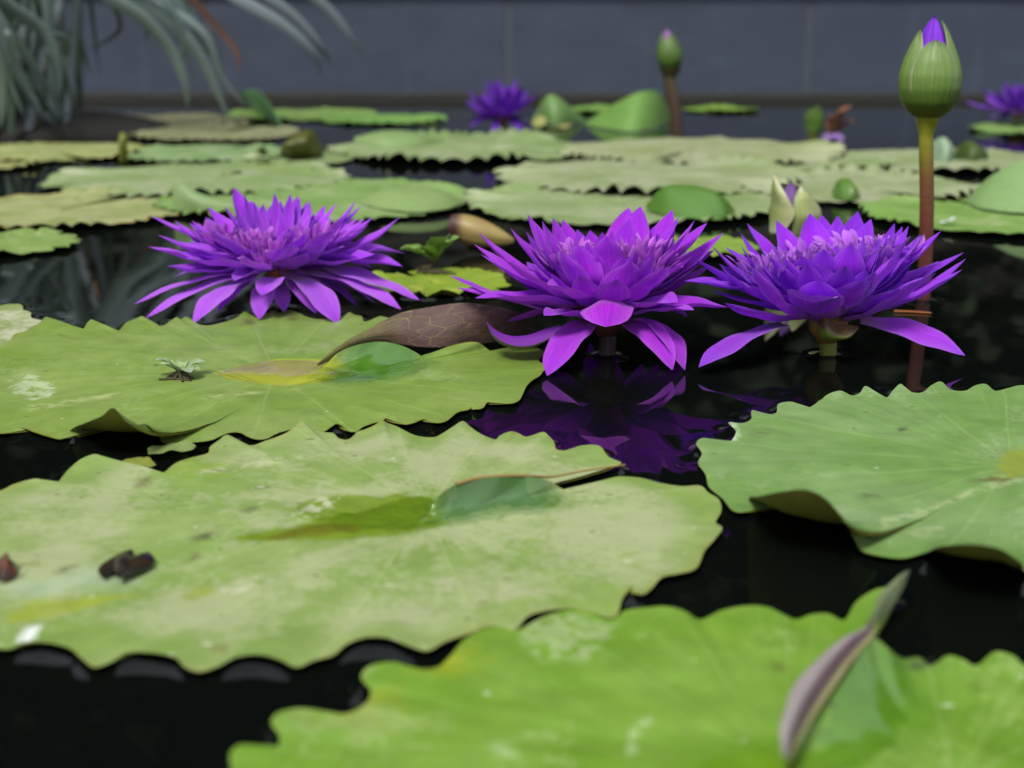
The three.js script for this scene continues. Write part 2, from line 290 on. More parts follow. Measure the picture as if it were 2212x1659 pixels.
  if (s.tex) {
    mat = new THREE.MeshPhysicalMaterial({ map: padTexture(s.tex, box, ctr, R, s), roughnessMap: padRough(256, box, s), roughness: 1, vertexColors: true, side: THREE.DoubleSide, bumpMap: rep(leafGrain, box.span * 9, box.span * 9), bumpScale: 0.0005, specularIntensity: 0.85, clearcoat: 1, clearcoatRoughness: 0.12, clearcoatMap: padCoat(256, box, s) });
  } else {
    const f = farTex[s.look % farTex.length];
    mat = new THREE.MeshPhysicalMaterial({ map: f, color: new THREE.Color().setRGB(...(s.tint || [1, 1, 1])), roughness: 0.55, vertexColors: true, side: THREE.DoubleSide, specularIntensity: 0.8 });
  }
  part('upper_surface', build(false), mat, o); part('underside', build(true), s.under || undersideMat, o);
  for (let k = 0; k < N; k++) { const a = rim[k], b = rim[(k + 1) % N], n = Math.max(1, Math.ceil(a.distanceTo(b) / 0.002)); for (let i = 0; i < n; i++) { const q = a.clone().lerp(b, i / n), l = (q.y - h0) * 1000; if (l < 6) menisci.push([q.x, q.z, Math.min(0.0039, 0.0007 + Math.max(0, l) * 0.0019) * (l > 4 ? (6 - l) / 2 : 1)]); } }
  o.userData.R = undefined; delete o.userData.R;
  return { o, ctr, R };
}
const ZC = (list) => list.map(([x, y, l, k]) => [(x / 2.011 + 300) * 0.8848, (y / 2.011 + 684) * 0.8848, l, k]);
const Z6 = (list) => list.map(([x, y, l, k]) => [x / 1.58 * 0.8848, (y / 1.58 + 700) * 0.8848, l, k]); // points read on an enlargement of the photo

// far pads share three looks
for (let i = 0; i < 3; i++) {
  const R = 0.15, box = { x0: -0.15, z0: -0.15, span: 0.3 };
  farTex.push(padTexture(384, box, V(0, 0, 0), R, { seed: 40 + i, a: [[0.135, 0.225, 0.055], [0.16, 0.235, 0.075], [0.18, 0.235, 0.09]][i], b: [[0.18, 0.265, 0.09], [0.2, 0.265, 0.11], [0.23, 0.27, 0.135]][i], dust: [0.2, 0.36, 0.52][i], dustColor: [0.32, 0.345, 0.215], specks: 90, veinStrength: 1 }));
}

// --- the leaf in front-left centre under the left flower
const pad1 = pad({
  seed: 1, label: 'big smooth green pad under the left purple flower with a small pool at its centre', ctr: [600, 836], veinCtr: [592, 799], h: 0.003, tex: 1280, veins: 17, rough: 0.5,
  a: [0.135, 0.215, 0.03], b: [0.175, 0.25, 0.055], dust: 0.1, dustColor: [0.24, 0.31, 0.12], specks: 110, rimColor: [1.1, 0.75, 0.55], rimStrength: 0.6, power: 5, dip: 0.0015,
  outline: [...Z6([[-150, 330], [-100, 260], [20, 225], [60, 180], [95, 172], [130, 150], [150, 142, 1], [178, 116, 2], [200, 128], [218, 148, 1], [206, 160], [232, 187], [262, 190], [290, 190], [318, 168], [338, 138, 1], [352, 126, 3], [372, 138, 1], [390, 160], [424, 178], [452, 172]]),
    ...ZC([[20, 205], [45, 195], [70, 186, 1], [90, 177, 3], [118, 190, 1], [140, 212], [170, 224], [205, 220], [225, 204], [245, 192, 1], [265, 181, 3], [285, 190], [305, 180, 2], [335, 188, 1], [350, 212], [420, 222], [500, 205], [560, 182], [600, 154, 3], [625, 168], [655, 182], [700, 168], [740, 148, 2], [770, 160], [800, 148, 2], [828, 147, 3], [860, 160], [900, 178], [950, 190], [1010, 188], [1060, 180], [1090, 170, 1], [1112, 158, 4], [1140, 170, 1], [1170, 176, 1], [1186, 203], [1215, 196], [1240, 184], [1265, 177, 2], [1300, 184], [1330, 190]]),
    ...Z6([[1490, 170], [1420, 200], [1340, 245], [1260, 285], [1225, 305], [1262, 290, 2, 1], [1300, 257, 6, 1], [1345, 234, 8, 1], [1400, 219, 9, 1], [1455, 212, 9, 1], [1510, 217, 9, 1], [1560, 231, 7, 1], [1600, 251, 4, 1], [1645, 276], [1680, 262, 1], [1710, 238, 3, 1], [1760, 222, 5, 1], [1815, 212, 6, 1], [1850, 217, 5, 1], [1880, 240, 2], [1905, 252], [1930, 240], [1962, 234, 2], [1990, 240], [2020, 228, 3], [2045, 234], [2070, 234, 2], [2088, 246], [2098, 262]]),
    ...ZC([[2040, 395], [2092, 424, 2], [2066, 445], [2048, 468], [2010, 492], [1982, 520], [1962, 562], [1945, 590], [1915, 604], [1888, 606], [1872, 586, 3], [1845, 584, 2], [1812, 596], [1790, 600, 1], [1766, 628], [1738, 634], [1716, 624, 3], [1696, 636, 1], [1650, 646], [1618, 668], [1590, 690], [1560, 700], [1532, 700], [1508, 684, 3], [1470, 684, 2], [1430, 700], [1386, 709], [1358, 698, 1], [1340, 672, 5], [1324, 660, 7], [1302, 668, 4], [1276, 690], [1225, 704], [1180, 720], [1140, 745], [1108, 742], [1086, 722, 3], [1048, 706, 6], [1020, 722, 2], [980, 746], [930, 742], [850, 730], [760, 752], [700, 780], [660, 782], [616, 770, 1], [570, 748, 5], [520, 750, 4], [484, 764, 1], [430, 786], [330, 797], [200, 797], [182, 772, 3], [150, 736, 12], [116, 708, 15], [52, 712, 18], [10, 690, 21]]),
    ...Z6([[440, 469, 26], [390, 500, 20], [330, 525, 15], [270, 555, 8], [240, 587], [180, 576], [130, 560, 2], [80, 545, 3], [40, 561], [0, 567], [-100, 540], [-160, 450]])],
  patches: [
    { poly: [[470, 806], [520, 786], [600, 776], [690, 778], [760, 795], [770, 808], [700, 822], [620, 829], [540, 822], [480, 815]], c: [0.3, 0.32, 0.02], a: 0.9, warp: 0.001 },
    { poly: [[505, 800], [560, 785], [640, 780], [690, 788], [680, 806], [600, 808], [560, 803]], c: [0.2, 0.17, 0.07], a: 0.45, warp: 0.004, soft: 0.004 },  // brownish reflection on the pool painted into the leaf colour
    { poly: [[585, 797], [600, 781], [620, 781], [612, 797], [680, 800], [610, 806]], c: [0.3, 0.28, 0.04], a: 0.8, warp: 0.002 },
    { poly: [[690, 806], [710, 786], [762, 750], [830, 738], [890, 744], [930, 768], [900, 786], [800, 806]], h: 0.008, c: [0.035, 0.13, 0.008], a: 0.85, warp: 0.005, soft: 0.007, wet: true },  // shade of the steep raised lobe painted as darker green
    { poly: [[520, 690], [545, 690], [548, 702], [525, 704]], c: [0.08, 0.06, 0.03], a: 0.6 }, { poly: [[620, 682], [640, 680], [642, 692], [622, 694]], c: [0.08, 0.05, 0.03], a: 0.5 },
    { poly: [[30, 815], [60, 805], [110, 825], [120, 850], [80, 860], [40, 850]], c: [0.4, 0.46, 0.3], a: 0.6, warp: 0.006, rag: 0.42 },
    { poly: [[40, 878], [240, 846], [250, 852], [60, 890]], c: [0.32, 0.36, 0.15], a: 0.6, warp: 0.003, rag: 0.45 },
    { poly: [[430, 860], [560, 838], [570, 844], [440, 868]], c: [0.34, 0.38, 0.17], a: 0.6, warp: 0.003, rag: 0.45 },
  ],
});
pad({
  seed: 2, label: 'pad cut off by the left edge behind the big smooth pad', ctr: [-60, 700], h: 0.001, tex: 512, veins: 16, a: [0.15, 0.215, 0.05], b: [0.19, 0.24, 0.08], dust: 0.35, power: 5, specks: 40,
  outline: Z6([[-300, 150], [-200, 90], [-90, 72], [-30, 84], [0, 72, 2], [40, 66, 3], [82, 66, 4], [92, 90, 2], [118, 96, 3], [122, 120, 1], [160, 130], [190, 145], [224, 150, 3], [190, 200], [90, 260], [-60, 280], [-220, 240]]),
});
// --- the dusty pad in the middle foreground
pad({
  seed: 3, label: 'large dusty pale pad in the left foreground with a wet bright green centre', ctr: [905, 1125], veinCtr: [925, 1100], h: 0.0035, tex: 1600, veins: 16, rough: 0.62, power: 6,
  a: [0.15, 0.235, 0.045], b: [0.205, 0.268, 0.085], bareRim: 1, dust: 0.6, dustColor: [0.315, 0.34, 0.185], specks: 260, rimColor: [1.15, 0.85, 0.7], rimStrength: 0.7, veinStrength: 1.1, wave: 0.002,
  outline: [[-60, 1072], [0, 1060], [30, 1046], [80, 1034, 2], [112, 1050], [150, 1012, 2], [178, 990, 6], [206, 981, 9], [232, 992, 6], [262, 1005, 3], [300, 1014], [345, 1024], [380, 1000, 1], ...ZC([[330, 872], [415, 850], [428, 818, 1], [470, 786, 3], [510, 759, 6], [552, 776, 3], [590, 806], [640, 810], [690, 792], [740, 775, 1], [800, 750, 2], [842, 720, 4], [880, 688, 7], [902, 706, 4], [935, 732, 1], [985, 746], [1030, 750], [1060, 776], [1100, 783], [1136, 760], [1150, 744], [1182, 734, 1], [1230, 714, 3], [1276, 690, 6], [1302, 702, 3], [1340, 716, 2], [1380, 736, 1], [1430, 760], [1480, 770], [1530, 770], [1572, 750, 1], [1622, 718, 4], [1670, 692, 7], [1702, 716, 3], [1742, 746, 1], [1790, 770], [1832, 781], [1852, 762, 2], [1905, 742, 6], [1940, 750, 3], [1975, 768, 1], [2008, 762, 1], [2065, 745, 6], [2092, 766, 3], [2116, 792, 1], [2130, 830], [2165, 836]]), [1258, 962, 2], [1292, 962, 4], [1314, 986, 2], [1342, 1001, 3], [1300, 1008], [1200, 1020], [1080, 1035], [980, 1060], [935, 1092], [930, 1098, 1, 1], [950, 1070, 6, 1], [985, 1046, 9, 1], [1030, 1034, 10, 1], [1085, 1029, 10, 1], [1140, 1029, 8, 1], [1190, 1040, 5, 1], [1215, 1056, 1, 1], [1250, 1062], [1290, 1050], [1330, 1030, 1], [1382, 1032, 2], [1430, 1044, 3], [1472, 1050, 2], [1512, 1049, 3], [1530, 1064, 2], [1552, 1078, 3], [1558, 1104, 2], [1546, 1128], [1560, 1140, 3], [1546, 1162, 1], [1522, 1190], [1500, 1230], [1462, 1240], [1432, 1246], [1404, 1274], [1384, 1284, 2], [1368, 1268, 8], [1346, 1290, 3], [1324, 1334], [1250, 1316], [1182, 1319, 7], [1142, 1330, 3], [1108, 1362], [1062, 1352], [1012, 1369], [962, 1386], [921, 1406], [880, 1394, 4], [838, 1378, 8], [790, 1377, 8], [750, 1391, 4], [718, 1416], [680, 1426], [640, 1441], [605, 1425, 5], [560, 1414, 7], [510, 1420, 6], [470, 1440, 1], [430, 1451], [400, 1441, 1], [378, 1420, 5], [320, 1409, 7], [270, 1411, 6], [240, 1430, 1], [205, 1441], [180, 1425, 4], [150, 1400, 6], [100, 1388, 7], [50, 1390, 5], [20, 1402, 1], [-40, 1392, 3], [-150, 1370], [-230, 1290], [-230, 1180], [-150, 1110]],
  patches: [
    { poly: [[640, 1085], [730, 1072], [880, 1062], [930, 1075], [965, 1100], [960, 1130], [880, 1150], [760, 1165], [640, 1172], [540, 1170], [490, 1165], [600, 1145], [680, 1130], [640, 1105]], c: [0.15, 0.24, 0.012], a: 0.85, warp: 0.006, wet: true },
    { poly: [[700, 1120], [800, 1095], [900, 1068], [950, 1085], [955, 1125], [860, 1140], [780, 1145], [720, 1140]], c: [0.085, 0.15, 0.006], a: 0.85, warp: 0.006 },
    { poly: [[560, 1165], [660, 1138], [740, 1130], [790, 1140], [690, 1158], [600, 1175]], c: [0.11, 0.105, 0.012], a: 0.8, warp: 0.004 },
    { poly: [[925, 1100], [950, 1066], [990, 1042], [1080, 1024], [1150, 1026], [1210, 1050], [1200, 1068], [1100, 1076], [1000, 1090]], h: 0.009, c: [0.03, 0.10, 0.022], a: 0.88, warp: 0.005, soft: 0.006, wet: true },  // dark green paints the shaded face of the raised notch lobe
    { poly: [[0, 1270], [100, 1245], [220, 1225], [330, 1240], [310, 1260], [150, 1275], [60, 1290], [0, 1300]], c: [0.27, 0.35, 0.22], a: 0.6, warp: 0.006, soft: 0.004 },
    { poly: [[5, 1330], [60, 1300], [150, 1290], [260, 1280], [300, 1285], [210, 1305], [110, 1330], [40, 1345]], c: [0.22, 0.27, 0.02], a: 0.85, warp: 0.003 },
    { poly: [[390, 1285], [430, 1265], [465, 1255], [455, 1275], [410, 1295]], c: [0.19, 0.23, 0.02], a: 0.8 },
    { poly: [[40, 1385], [62, 1352], [84, 1352], [70, 1378], [46, 1388]], c: [0.8, 0.82, 0.82], a: 0.95, warp: 0.002 },
    { poly: [[285, 1050], [310, 1030], [330, 1032], [318, 1050], [296, 1058]], c: [0.12, 0.085, 0.05], a: 0.65, rag: 0.45 },
    { poly: [[535, 1056], [560, 1050], [584, 1052], [560, 1058]], c: [0.04, 0.035, 0.02], a: 0.8 }, { poly: [[520, 1103], [550, 1098], [556, 1104], [530, 1107]], c: [0.03, 0.03, 0.02], a: 0.8 },
    { poly: [[420, 1160], [452, 1148], [470, 1150], [440, 1170]], c: [0.05, 0.045, 0.02], a: 0.8 }, { poly: [[395, 1205], [420, 1188], [436, 1190], [420, 1212]], c: [0.09, 0.07, 0.03], a: 0.7, rag: 0.45 },
    { poly: [[120, 1235], [150, 1222], [166, 1228], [140, 1242]], c: [0.06, 0.05, 0.02], a: 0.7, rag: 0.4 }, { poly: [[10, 1250], [50, 1238], [56, 1244], [20, 1258]], c: [0.02, 0.02, 0.015], a: 0.85 },
    { poly: [[20, 1220], [90, 1210], [100, 1222], [30, 1232]], c: [0.16, 0.17, 0.04], a: 0.6, rag: 0.4 },
    { poly: [[455, 1405], [470, 1398], [482, 1403], [468, 1412]], c: [0.11, 0.035, 0.015], a: 0.9 },
    { poly: [[330, 1000], [400, 985], [520, 1005], [500, 1030], [400, 1035], [340, 1022]], c: [0.16, 0.25, 0.02], a: 0.7, rag: 0.4, warp: 0.005 },
    { poly: [[420, 1015], [640, 985], [655, 993], [440, 1026]], c: [0.4, 0.42, 0.24], a: 0.6, rag: 0.45 },
    { poly: [[470, 1270], [580, 1240], [600, 1255], [490, 1290]], c: [0.44, 0.43, 0.3], a: 0.65, rag: 0.48, warp: 0.006 }, { poly: [[640, 1115], [680, 1080], [720, 1070], [740, 1080], [690, 1110], [660, 1130]], c: [0.5, 0.52, 0.36], a: 0.75, rag: 0.5 },
    { poly: [[930, 1255], [980, 1245], [1000, 1270], [960, 1280]], c: [0.37, 0.35, 0.24], a: 0.5, rag: 0.42 }, { poly: [[1060, 1250], [1200, 1300], [1190, 1306], [1050, 1258]], c: [0.42, 0.44, 0.28], a: 0.5, rag: 0.4 },
    { poly: [[950, 1320], [1150, 1285], [1330, 1300], [1320, 1330], [1180, 1316], [1060, 1345]], c: [0.15, 0.245, 0.03], a: 0.55, rag: 0.4, warp: 0.006 }, { poly: [[1400, 1060], [1540, 1060], [1550, 1110], [1500, 1110]], c: [0.17, 0.26, 0.04], a: 0.5, rag: 0.4 },
  ],
});
// --- the pad at the right edge with two lifted scallops
pad({
  seed: 4, label: 'large green pad at the right edge with two lifted scallops over black water', ctr: [2185, 998], h: 0.0035, tex: 1024, veins: 15, rough: 0.5, power: 6,
  a: [0.115, 0.215, 0.045], b: [0.155, 0.25, 0.08], dust: 0.16, dustColor: [0.24, 0.33, 0.16], specks: 120, rimColor: [1.2, 1.1, 1.0], rimStrength: 0.4, wave: 0.0022,
  outline: [[1504, 958, 5], [1520, 946, 4], [1545, 950, 1], [1568, 958], [1590, 932, 2], [1574, 912, 4], [1602, 914, 3], [1622, 906, 3], [1626, 886, 5], [1652, 894, 2], [1676, 892], [1682, 872, 4], [1712, 868, 4], [1738, 882, 1], [1770, 866, 1], [1792, 850, 4], [1816, 844, 6], [1840, 854, 2], [1856, 850, 2], [1870, 834, 6], [1892, 846, 3], [1914, 858], [1930, 842, 3], [1946, 829, 6], [1964, 846, 2], [1990, 848], [2012, 832, 4], [2032, 824, 6], [2056, 842, 1], [2084, 844], [2108, 832, 3], [2128, 829, 5], [2150, 844, 1], [2178, 838, 3], [2210, 832, 4], [2300, 850], [2420, 870], [2500, 930], [2520, 1000], [2490, 1100], [2400, 1180], [2320, 1235], [2260, 1245, 4], [2222, 1238, 8], [2200, 1211, 18], [2160, 1186, 22], [2100, 1176, 23], [2040, 1179, 18], [1992, 1196, 6], [1950, 1206, 1], [1902, 1201], [1862, 1190, 1], [1846, 1165, 8], [1820, 1120, 20], [1782, 1076, 27], [1740, 1058, 29], [1690, 1062, 27], [1640, 1072, 21], [1617, 1080, 8], [1608, 1106], [1588, 1105], [1560, 1076, 1], [1532, 1052, 1], [1524, 1024, 2], [1508, 1000, 1], [1516, 978, 1]],
  patches: [
    { poly: [[2150, 1000], [2175, 975], [2230, 960], [2300, 990], [2230, 1025], [2170, 1035]], c: [0.2, 0.24, 0.02], a: 0.8, warp: 0.005 },
    { poly: [[2095, 1035], [2140, 1025], [2180, 1030], [2170, 1040], [2110, 1040]], c: [0.1, 0.05, 0.02], a: 0.7, rag: 0.42 },
    { poly: [[1900, 1130], [2080, 1060], [2210, 1030], [2215, 1036], [2090, 1072], [1910, 1140]], c: [0.34, 0.4, 0.19], a: 0.65, rag: 0.4 }, { poly: [[1850, 1180], [1960, 1100], [1972, 1106], [1870, 1188]], c: [0.33, 0.4, 0.2], a: 0.55, rag: 0.4 },
    { poly: [[1580, 960], [1560, 930], [1585, 915], [1600, 950]], c: [0.5, 0.6, 0.45], a: 0.6, rag: 0.4 }, { poly: [[1935, 925], [1955, 920], [1965, 927], [1945, 931]], c: [0.04, 0.035, 0.025], a: 0.85 },
    { poly: [[1860, 1078], [1880, 1066], [1895, 1074], [1876, 1080]], c: [0.05, 0.05, 0.03], a: 0.7 }, { poly: [[1615, 940], [1660, 925], [1680, 930], [1640, 946]], c: [0.1, 0.1, 0.05], a: 0.5, rag: 0.45 },
    { poly: [[1960, 1150], [2030, 1130], [2040, 1140], [1980, 1162]], c: [0.32, 0.36, 0.2], a: 0.6, rag: 0.4 },
  ],
});
// --- the bright pad along the bottom, split by its notch
const pad4 = pad({
  seed: 5, label: 'bright yellow-green pad along the bottom edge with a rolled purple right margin', ctr: [1700, 1652], h: 0.0055, tex: 1280, veins: 16, rough: 0.45, power: 6,
  a: [0.105, 0.21, 0.012], b: [0.145, 0.255, 0.03], dust: 0.14, dustColor: [0.3, 0.38, 0.14], specks: 50, rimColor: [1.2, 1.0, 1.0], rimStrength: 0.4, wave: 0.0026, veinStrength: 0.6,
  outline: [[500, 1659, 2], [498, 1625, 4], [520, 1608, 4], [560, 1612, 1], [592, 1622], [604, 1590], [586, 1560, 4], [600, 1540, 5], [650, 1530, 4], [700, 1536, 2], [745, 1542], [790, 1520], [800, 1490], [780, 1462, 4], [800, 1438, 6], [850, 1430, 5], [900, 1444, 2], [942, 1442], [970, 1420], [1010, 1376, 2], [1070, 1352, 1], [1110, 1362, 1], [1180, 1330, 1], [1250, 1316, 1], [1320, 1338, 1], [1352, 1318, 4], [1400, 1312, 5], [1440, 1310, 6], [1480, 1320, 4], [1510, 1338], [1560, 1318, 3], [1620, 1308, 5], [1660, 1312, 6], [1690, 1326, 5], [1720, 1338, 1], [1750, 1328, 4], [1790, 1326, 4], [1820, 1340, 1], [1850, 1300, 5], [1890, 1274, 9], [1930, 1265, 12], [1955, 1248, 14], [1930, 1300, 8], [1890, 1350, 4], [1850, 1400, 2], [1790, 1480, 1], [1740, 1560, 1], [1704, 1640], [1694, 1700], [1700, 1800], [1690, 1950], [1500, 2060], [1000, 1980], [650, 1820], [520, 1720]],
  patches: [
    { poly: [[900, 1450], [930, 1405], [990, 1395], [1030, 1410], [1020, 1440], [960, 1462]], c: [0.26, 0.28, 0.015], a: 0.75, warp: 0.009, soft: 0.006 },
    { poly: [[690, 1540], [760, 1510], [830, 1505], [850, 1525], [800, 1545], [720, 1560]], c: [0.25, 0.27, 0.015], a: 0.7, warp: 0.009, soft: 0.006 },
    { poly: [[595, 1560], [700, 1545], [1000, 1550], [850, 1590], [640, 1590]], c: [0.23, 0.3, 0.09], a: 0.5, warp: 0.008, rag: 0.36 },
    { poly: [[1120, 1345], [1250, 1330], [1320, 1360], [1290, 1420], [1200, 1430], [1130, 1390]], c: [0.3, 0.37, 0.18], a: 0.55, warp: 0.006, rag: 0.44 },
    { poly: [[1510, 1650], [1600, 1610], [1690, 1580], [1700, 1660], [1600, 1690]], c: [0.1, 0.21, 0.004], a: 0.85, warp: 0.003 },
    { poly: [[1660, 1440], [1680, 1432], [1690, 1440], [1674, 1448]], c: [0.07, 0.02, 0.015], a: 0.9 },
    { poly: [[1370, 1570], [1400, 1550], [1395, 1580], [1360, 1625], [1345, 1615]], c: [0.45, 0.52, 0.3], a: 0.6, rag: 0.46 }, { poly: [[1050, 1605], [1110, 1600], [1120, 1640], [1060, 1640]], c: [0.33, 0.42, 0.2], a: 0.5, rag: 0.4 },
  ],
});

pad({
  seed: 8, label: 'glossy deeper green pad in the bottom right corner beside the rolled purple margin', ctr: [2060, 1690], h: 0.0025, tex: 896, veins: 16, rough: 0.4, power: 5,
  a: [0.085, 0.185, 0.010], b: [0.125, 0.235, 0.022], dust: 0.14, dustColor: [0.25, 0.34, 0.1], specks: 50, rimColor: [1.2, 1.0, 1.0], rimStrength: 0.4, wave: 0.0026, veinStrength: 0.8,
  outline: [[1692, 1662], [1704, 1640], [1762, 1558, 4, 1], [1822, 1470, 9, 1], [1868, 1402, 12, 1], [1892, 1380, 12, 1], [1920, 1402, 9, 1], [1955, 1424, 5], [1985, 1420, 4], [2010, 1436, 2], [2050, 1416, 5], [2080, 1424, 4], [2106, 1438, 1], [2150, 1408, 6], [2185, 1414, 5], [2220, 1440, 1], [2290, 1440, 3], [2420, 1480], [2560, 1600], [2560, 1800], [2400, 1960], [2000, 2060], [1760, 1960], [1700, 1800]],
  patches: [
    { poly: [[1706, 1645], [1760, 1570], [1830, 1470], [1890, 1390], [1950, 1450], [1960, 1520], [1900, 1590], [1780, 1650]], h: 0.009, c: [0.055, 0.15, 0.008], a: 0.75, warp: 0.006, soft: 0.008, wet: true },  // lifted edge coloured darker to stand for its shaded fold
    { poly: [[1960, 1440], [2000, 1436], [2040, 1440], [2030, 1450], [1980, 1452]], c: [0.03, 0.025, 0.02], a: 0.8, rag: 0.4 },
  ],
});

// --- curled lobes and folded leaves: a sheet lofted between two traced edges
function sheet(low, high, bulge, n = 28, m = 10, color, swap) { // low / high: Vector3 lists; bulge: V direction * size
  const a = new THREE.CatmullRomCurve3(low), b = new THREE.CatmullRomCurve3(high);
  const g = gridGeo(n, m, (u, v) => a.getPoint(u).lerp(b.getPoint(u), v).addScaledVector(bulge, Math.sin(Math.PI * v) * Math.pow(Math.max(0, Math.sin(Math.PI * clamp(u, 0.02, 0.98))), 0.5) * (0.9 + 0.25 * vn(u * 7, 2))), color, swap);
  return g;
}
const shinyLeaf = (c, rough = 0.35, extra = {}) => new THREE.MeshPhysicalMaterial({ color: new THREE.Color().setRGB(...c), map: rep(leafMottle, 1, 1), roughness: rough, side: THREE.DoubleSide, bumpMap: rep(leafGrain, 2, 2), bumpScale: 0.0006, ...extra });
const rel = (g, o) => { g.translate(-o.position.x, -o.position.y, -o.position.z); return g; };
const pl = (list, h) => list.map(([x, y, l]) => onPlane(x, y, l !== undefined ? l / 1000 : h));
const up = (list, low, dz) => list.map(([x, y], i) => atZ(x, y, low[Math.min(i, low.length - 1)].z + (Array.isArray(dz) ? dz[i] : dz)));

{ // big smooth pad: lobe folded over, its brown underside showing the net of veins, 
  const low = pl([[688, 789], [740, 766], [800, 747], [860, 743], [905, 749], [960, 750], [1020, 744], [1085, 736], [1152, 724]], 0.006);
  const high = up([[684, 786], [736, 744], [800, 708], [862, 677], [924, 664], [1000, 654], [1060, 660], [1105, 670], [1154, 682]], low, [0.002, 0.0, -0.004, -0.01, -0.014, -0.014, -0.012, -0.006, -0.002]);
  part('folded_lobe', rel(sheet(low, high, V(0, 0.0015, 0.005), 40, 14, undefined, true), pad1.o), new THREE.MeshPhysicalMaterial({ map: retic, roughness: 0.7, side: THREE.DoubleSide, bumpMap: rep(leafGrain, 6, 2), bumpScale: 0.0008 }), pad1.o, 'brown underside of the folded-over lobe with yellowish net veins');
}
{ // dusty pad: glossy raised lobe with a rusty edge at the notch
  const p3 = scene.children.find((c) => c.userData.label?.startsWith('large dusty pale pad'));
  const r0 = pl([[985, 1046, 12.5], [1030, 1033, 13.5], [1085, 1028, 13.5], [1140, 1028, 11.5]]);
  part('rusty_margin', rel(tubeGeo([...r0, ...pl([[1190, 1030], [1250, 1019], [1320, 1008], [1350, 1004]], 0.008)], 0.0008, 0.0004, 6, 40), p3), new THREE.MeshStandardMaterial({ color: new THREE.Color().setRGB(0.24, 0.15, 0.05), roughness: 0.6, map: leafMottle }), p3, 'rusty orange edge of the raised lobe');
}
{ // bright pad: rolled margin of the notch
  const A = [[1692, 1640], [1684, 1585], [1694, 1535], [1714, 1480], [1758, 1432], [1801, 1400], [1848, 1376], [1884, 1350]], B = [[1702, 1642], [1726, 1602], [1757, 1550], [1796, 1491], [1834, 1437], [1866, 1398], [1886, 1372], [1894, 1346]];
  const low = pl(B, 0.012), high = up(A, low, [0, 0.003, 0.003, 0.002, 0, -0.003, -0.004, -0.002]);
  const col = (u, v) => ramp([[0, [0.5, 0.46, 0.2]], [0.09, [0.36, 0.32, 0.16]], [0.13, [0.09, 0.045, 0.05]], [0.32, [0.13, 0.075, 0.085]], [0.4, [0.34, 0.28, 0.28]], [0.9, [0.44, 0.39, 0.37]], [1, [0.42, 0.42, 0.25]]], v);
  const mat = new THREE.MeshPhysicalMaterial({ vertexColors: true, map: rep(petalMap, 2, 1), roughness: 0.5, side: THREE.DoubleSide, bumpMap: rep(leafGrain, 4, 2), bumpScale: 0.0006 });
  part('rolled_margin', rel(sheet(low, high, V(-0.001, 0.0042, 0.001), 36, 16, col), pad4.o), mat, pad4.o, 'rolled-up purple underside with cream edge along the notch');
  const l2 = pl([[1884, 1352], [1896, 1346], [1926, 1310], [1950, 1275], [1964, 1240]], 0.012), h2 = up([[1850, 1382], [1882, 1330], [1896, 1290], [1930, 1262], [1962, 1234]], l2, [0.004, 0.002, 0, -0.002, -0.002]);
  part('rolled_margin', rel(sheet(l2, h2, V(0.001, 0.005, 0), 20, 8), pad4.o), shinyLeaf([0.2, 0.24, 0.13], 0.5), pad4.o, 'pale grey-green tip of the rolled margin');
}
{ // water pooled on the big smooth pad
  const ring = []; const pts = [[470, 806], [520, 786], [600, 776], [690, 778], [762, 795], [772, 807], [700, 823], [620, 830], [540, 823], [480, 815]].map(([x, y]) => onPlane(x, y, 0.0036));
  const c = new THREE.CatmullRomCurve3(pts, true), ctr = onPlane(620, 803, 0.0036);
  const g = gridGeo(60, 10, (u, v) => { const q = c.getPoint(u % 1).lerp(ctr, v); q.y = 0.0030 + 0.0016 * Math.pow(1 - Math.pow(1 - v, 4), 0.7); return q; });
  const o = thing('puddle', 'small clear pool of water lying at the centre of the big smooth pad', 'puddle', V(ctr.x, 0, ctr.z));
  part('water_film', rel(g, o), new THREE.MeshPhysicalMaterial({ color: 0xffffff, transmission: 1, thickness: 0, roughness: 0.03, ior: 1.33, side: THREE.DoubleSide }), o);
}

// ------------------------------------------------------------------ far pads
const farUnder = new THREE.MeshStandardMaterial({ color: new THREE.Color().setRGB(0.06, 0.035, 0.025), roughness: 0.7, side: THREE.DoubleSide, map: rep(leafMottle, 3, 3) });  // underside darkened in colour to stand for shadow below lifted rims
const far = (x, y, rx, label, o = {}) => { const d = depthOf(y), R = rx / FOCAL * Math.hypot(d, EYE) * 1.0; return pad({ seed: 20 + names.size + (o.s || 0), h: o.hh ?? 0.002 + 0.005 * ((names.get('lily_pad') * 0.618) % 1), ctr: onPlane(x, y, o.h ?? 0.003), R, label, look: o.look ?? 1, rings: 12, power: 5, wave: 0.003, tooth: o.tooth ?? 0.007, ...o }); };
far(935, 612, 150, 'small yellow-green pad between the left and middle purple flowers', { s: 1, look: 0, tint: [1.05, 1, 0.25], notch: 4.2, tooth: 0.006, h: 0.002 });
far(1340, 436, 322, 'grey-green toothed pad behind the middle flower carrying a dark green lobe', { s: 2, look: 1, notch: 5.4, tooth: 0.011 });
const farRight = far(2190, 462, 305, 'large pale green pad behind the tall bud at the right edge', { s: 3, look: 0, notch: 4.4, tooth: 0.003, tint: [0.95, 1.05, 0.75], h: 0.004 });
far(1400, 382, 318, 'long grey toothed pad in the row behind the dark green lobe', { s: 4, look: 2, notch: 0.5, tooth: 0.014, hh: 0.009, curl: 0.007, under: farUnder });
far(1845, 405, 250, 'pale pad behind the half-open cream bud', { s: 5, look: 2, notch: 1.2, tooth: 0.01, hh: 0.005, curl: 0.006, under: farUnder });
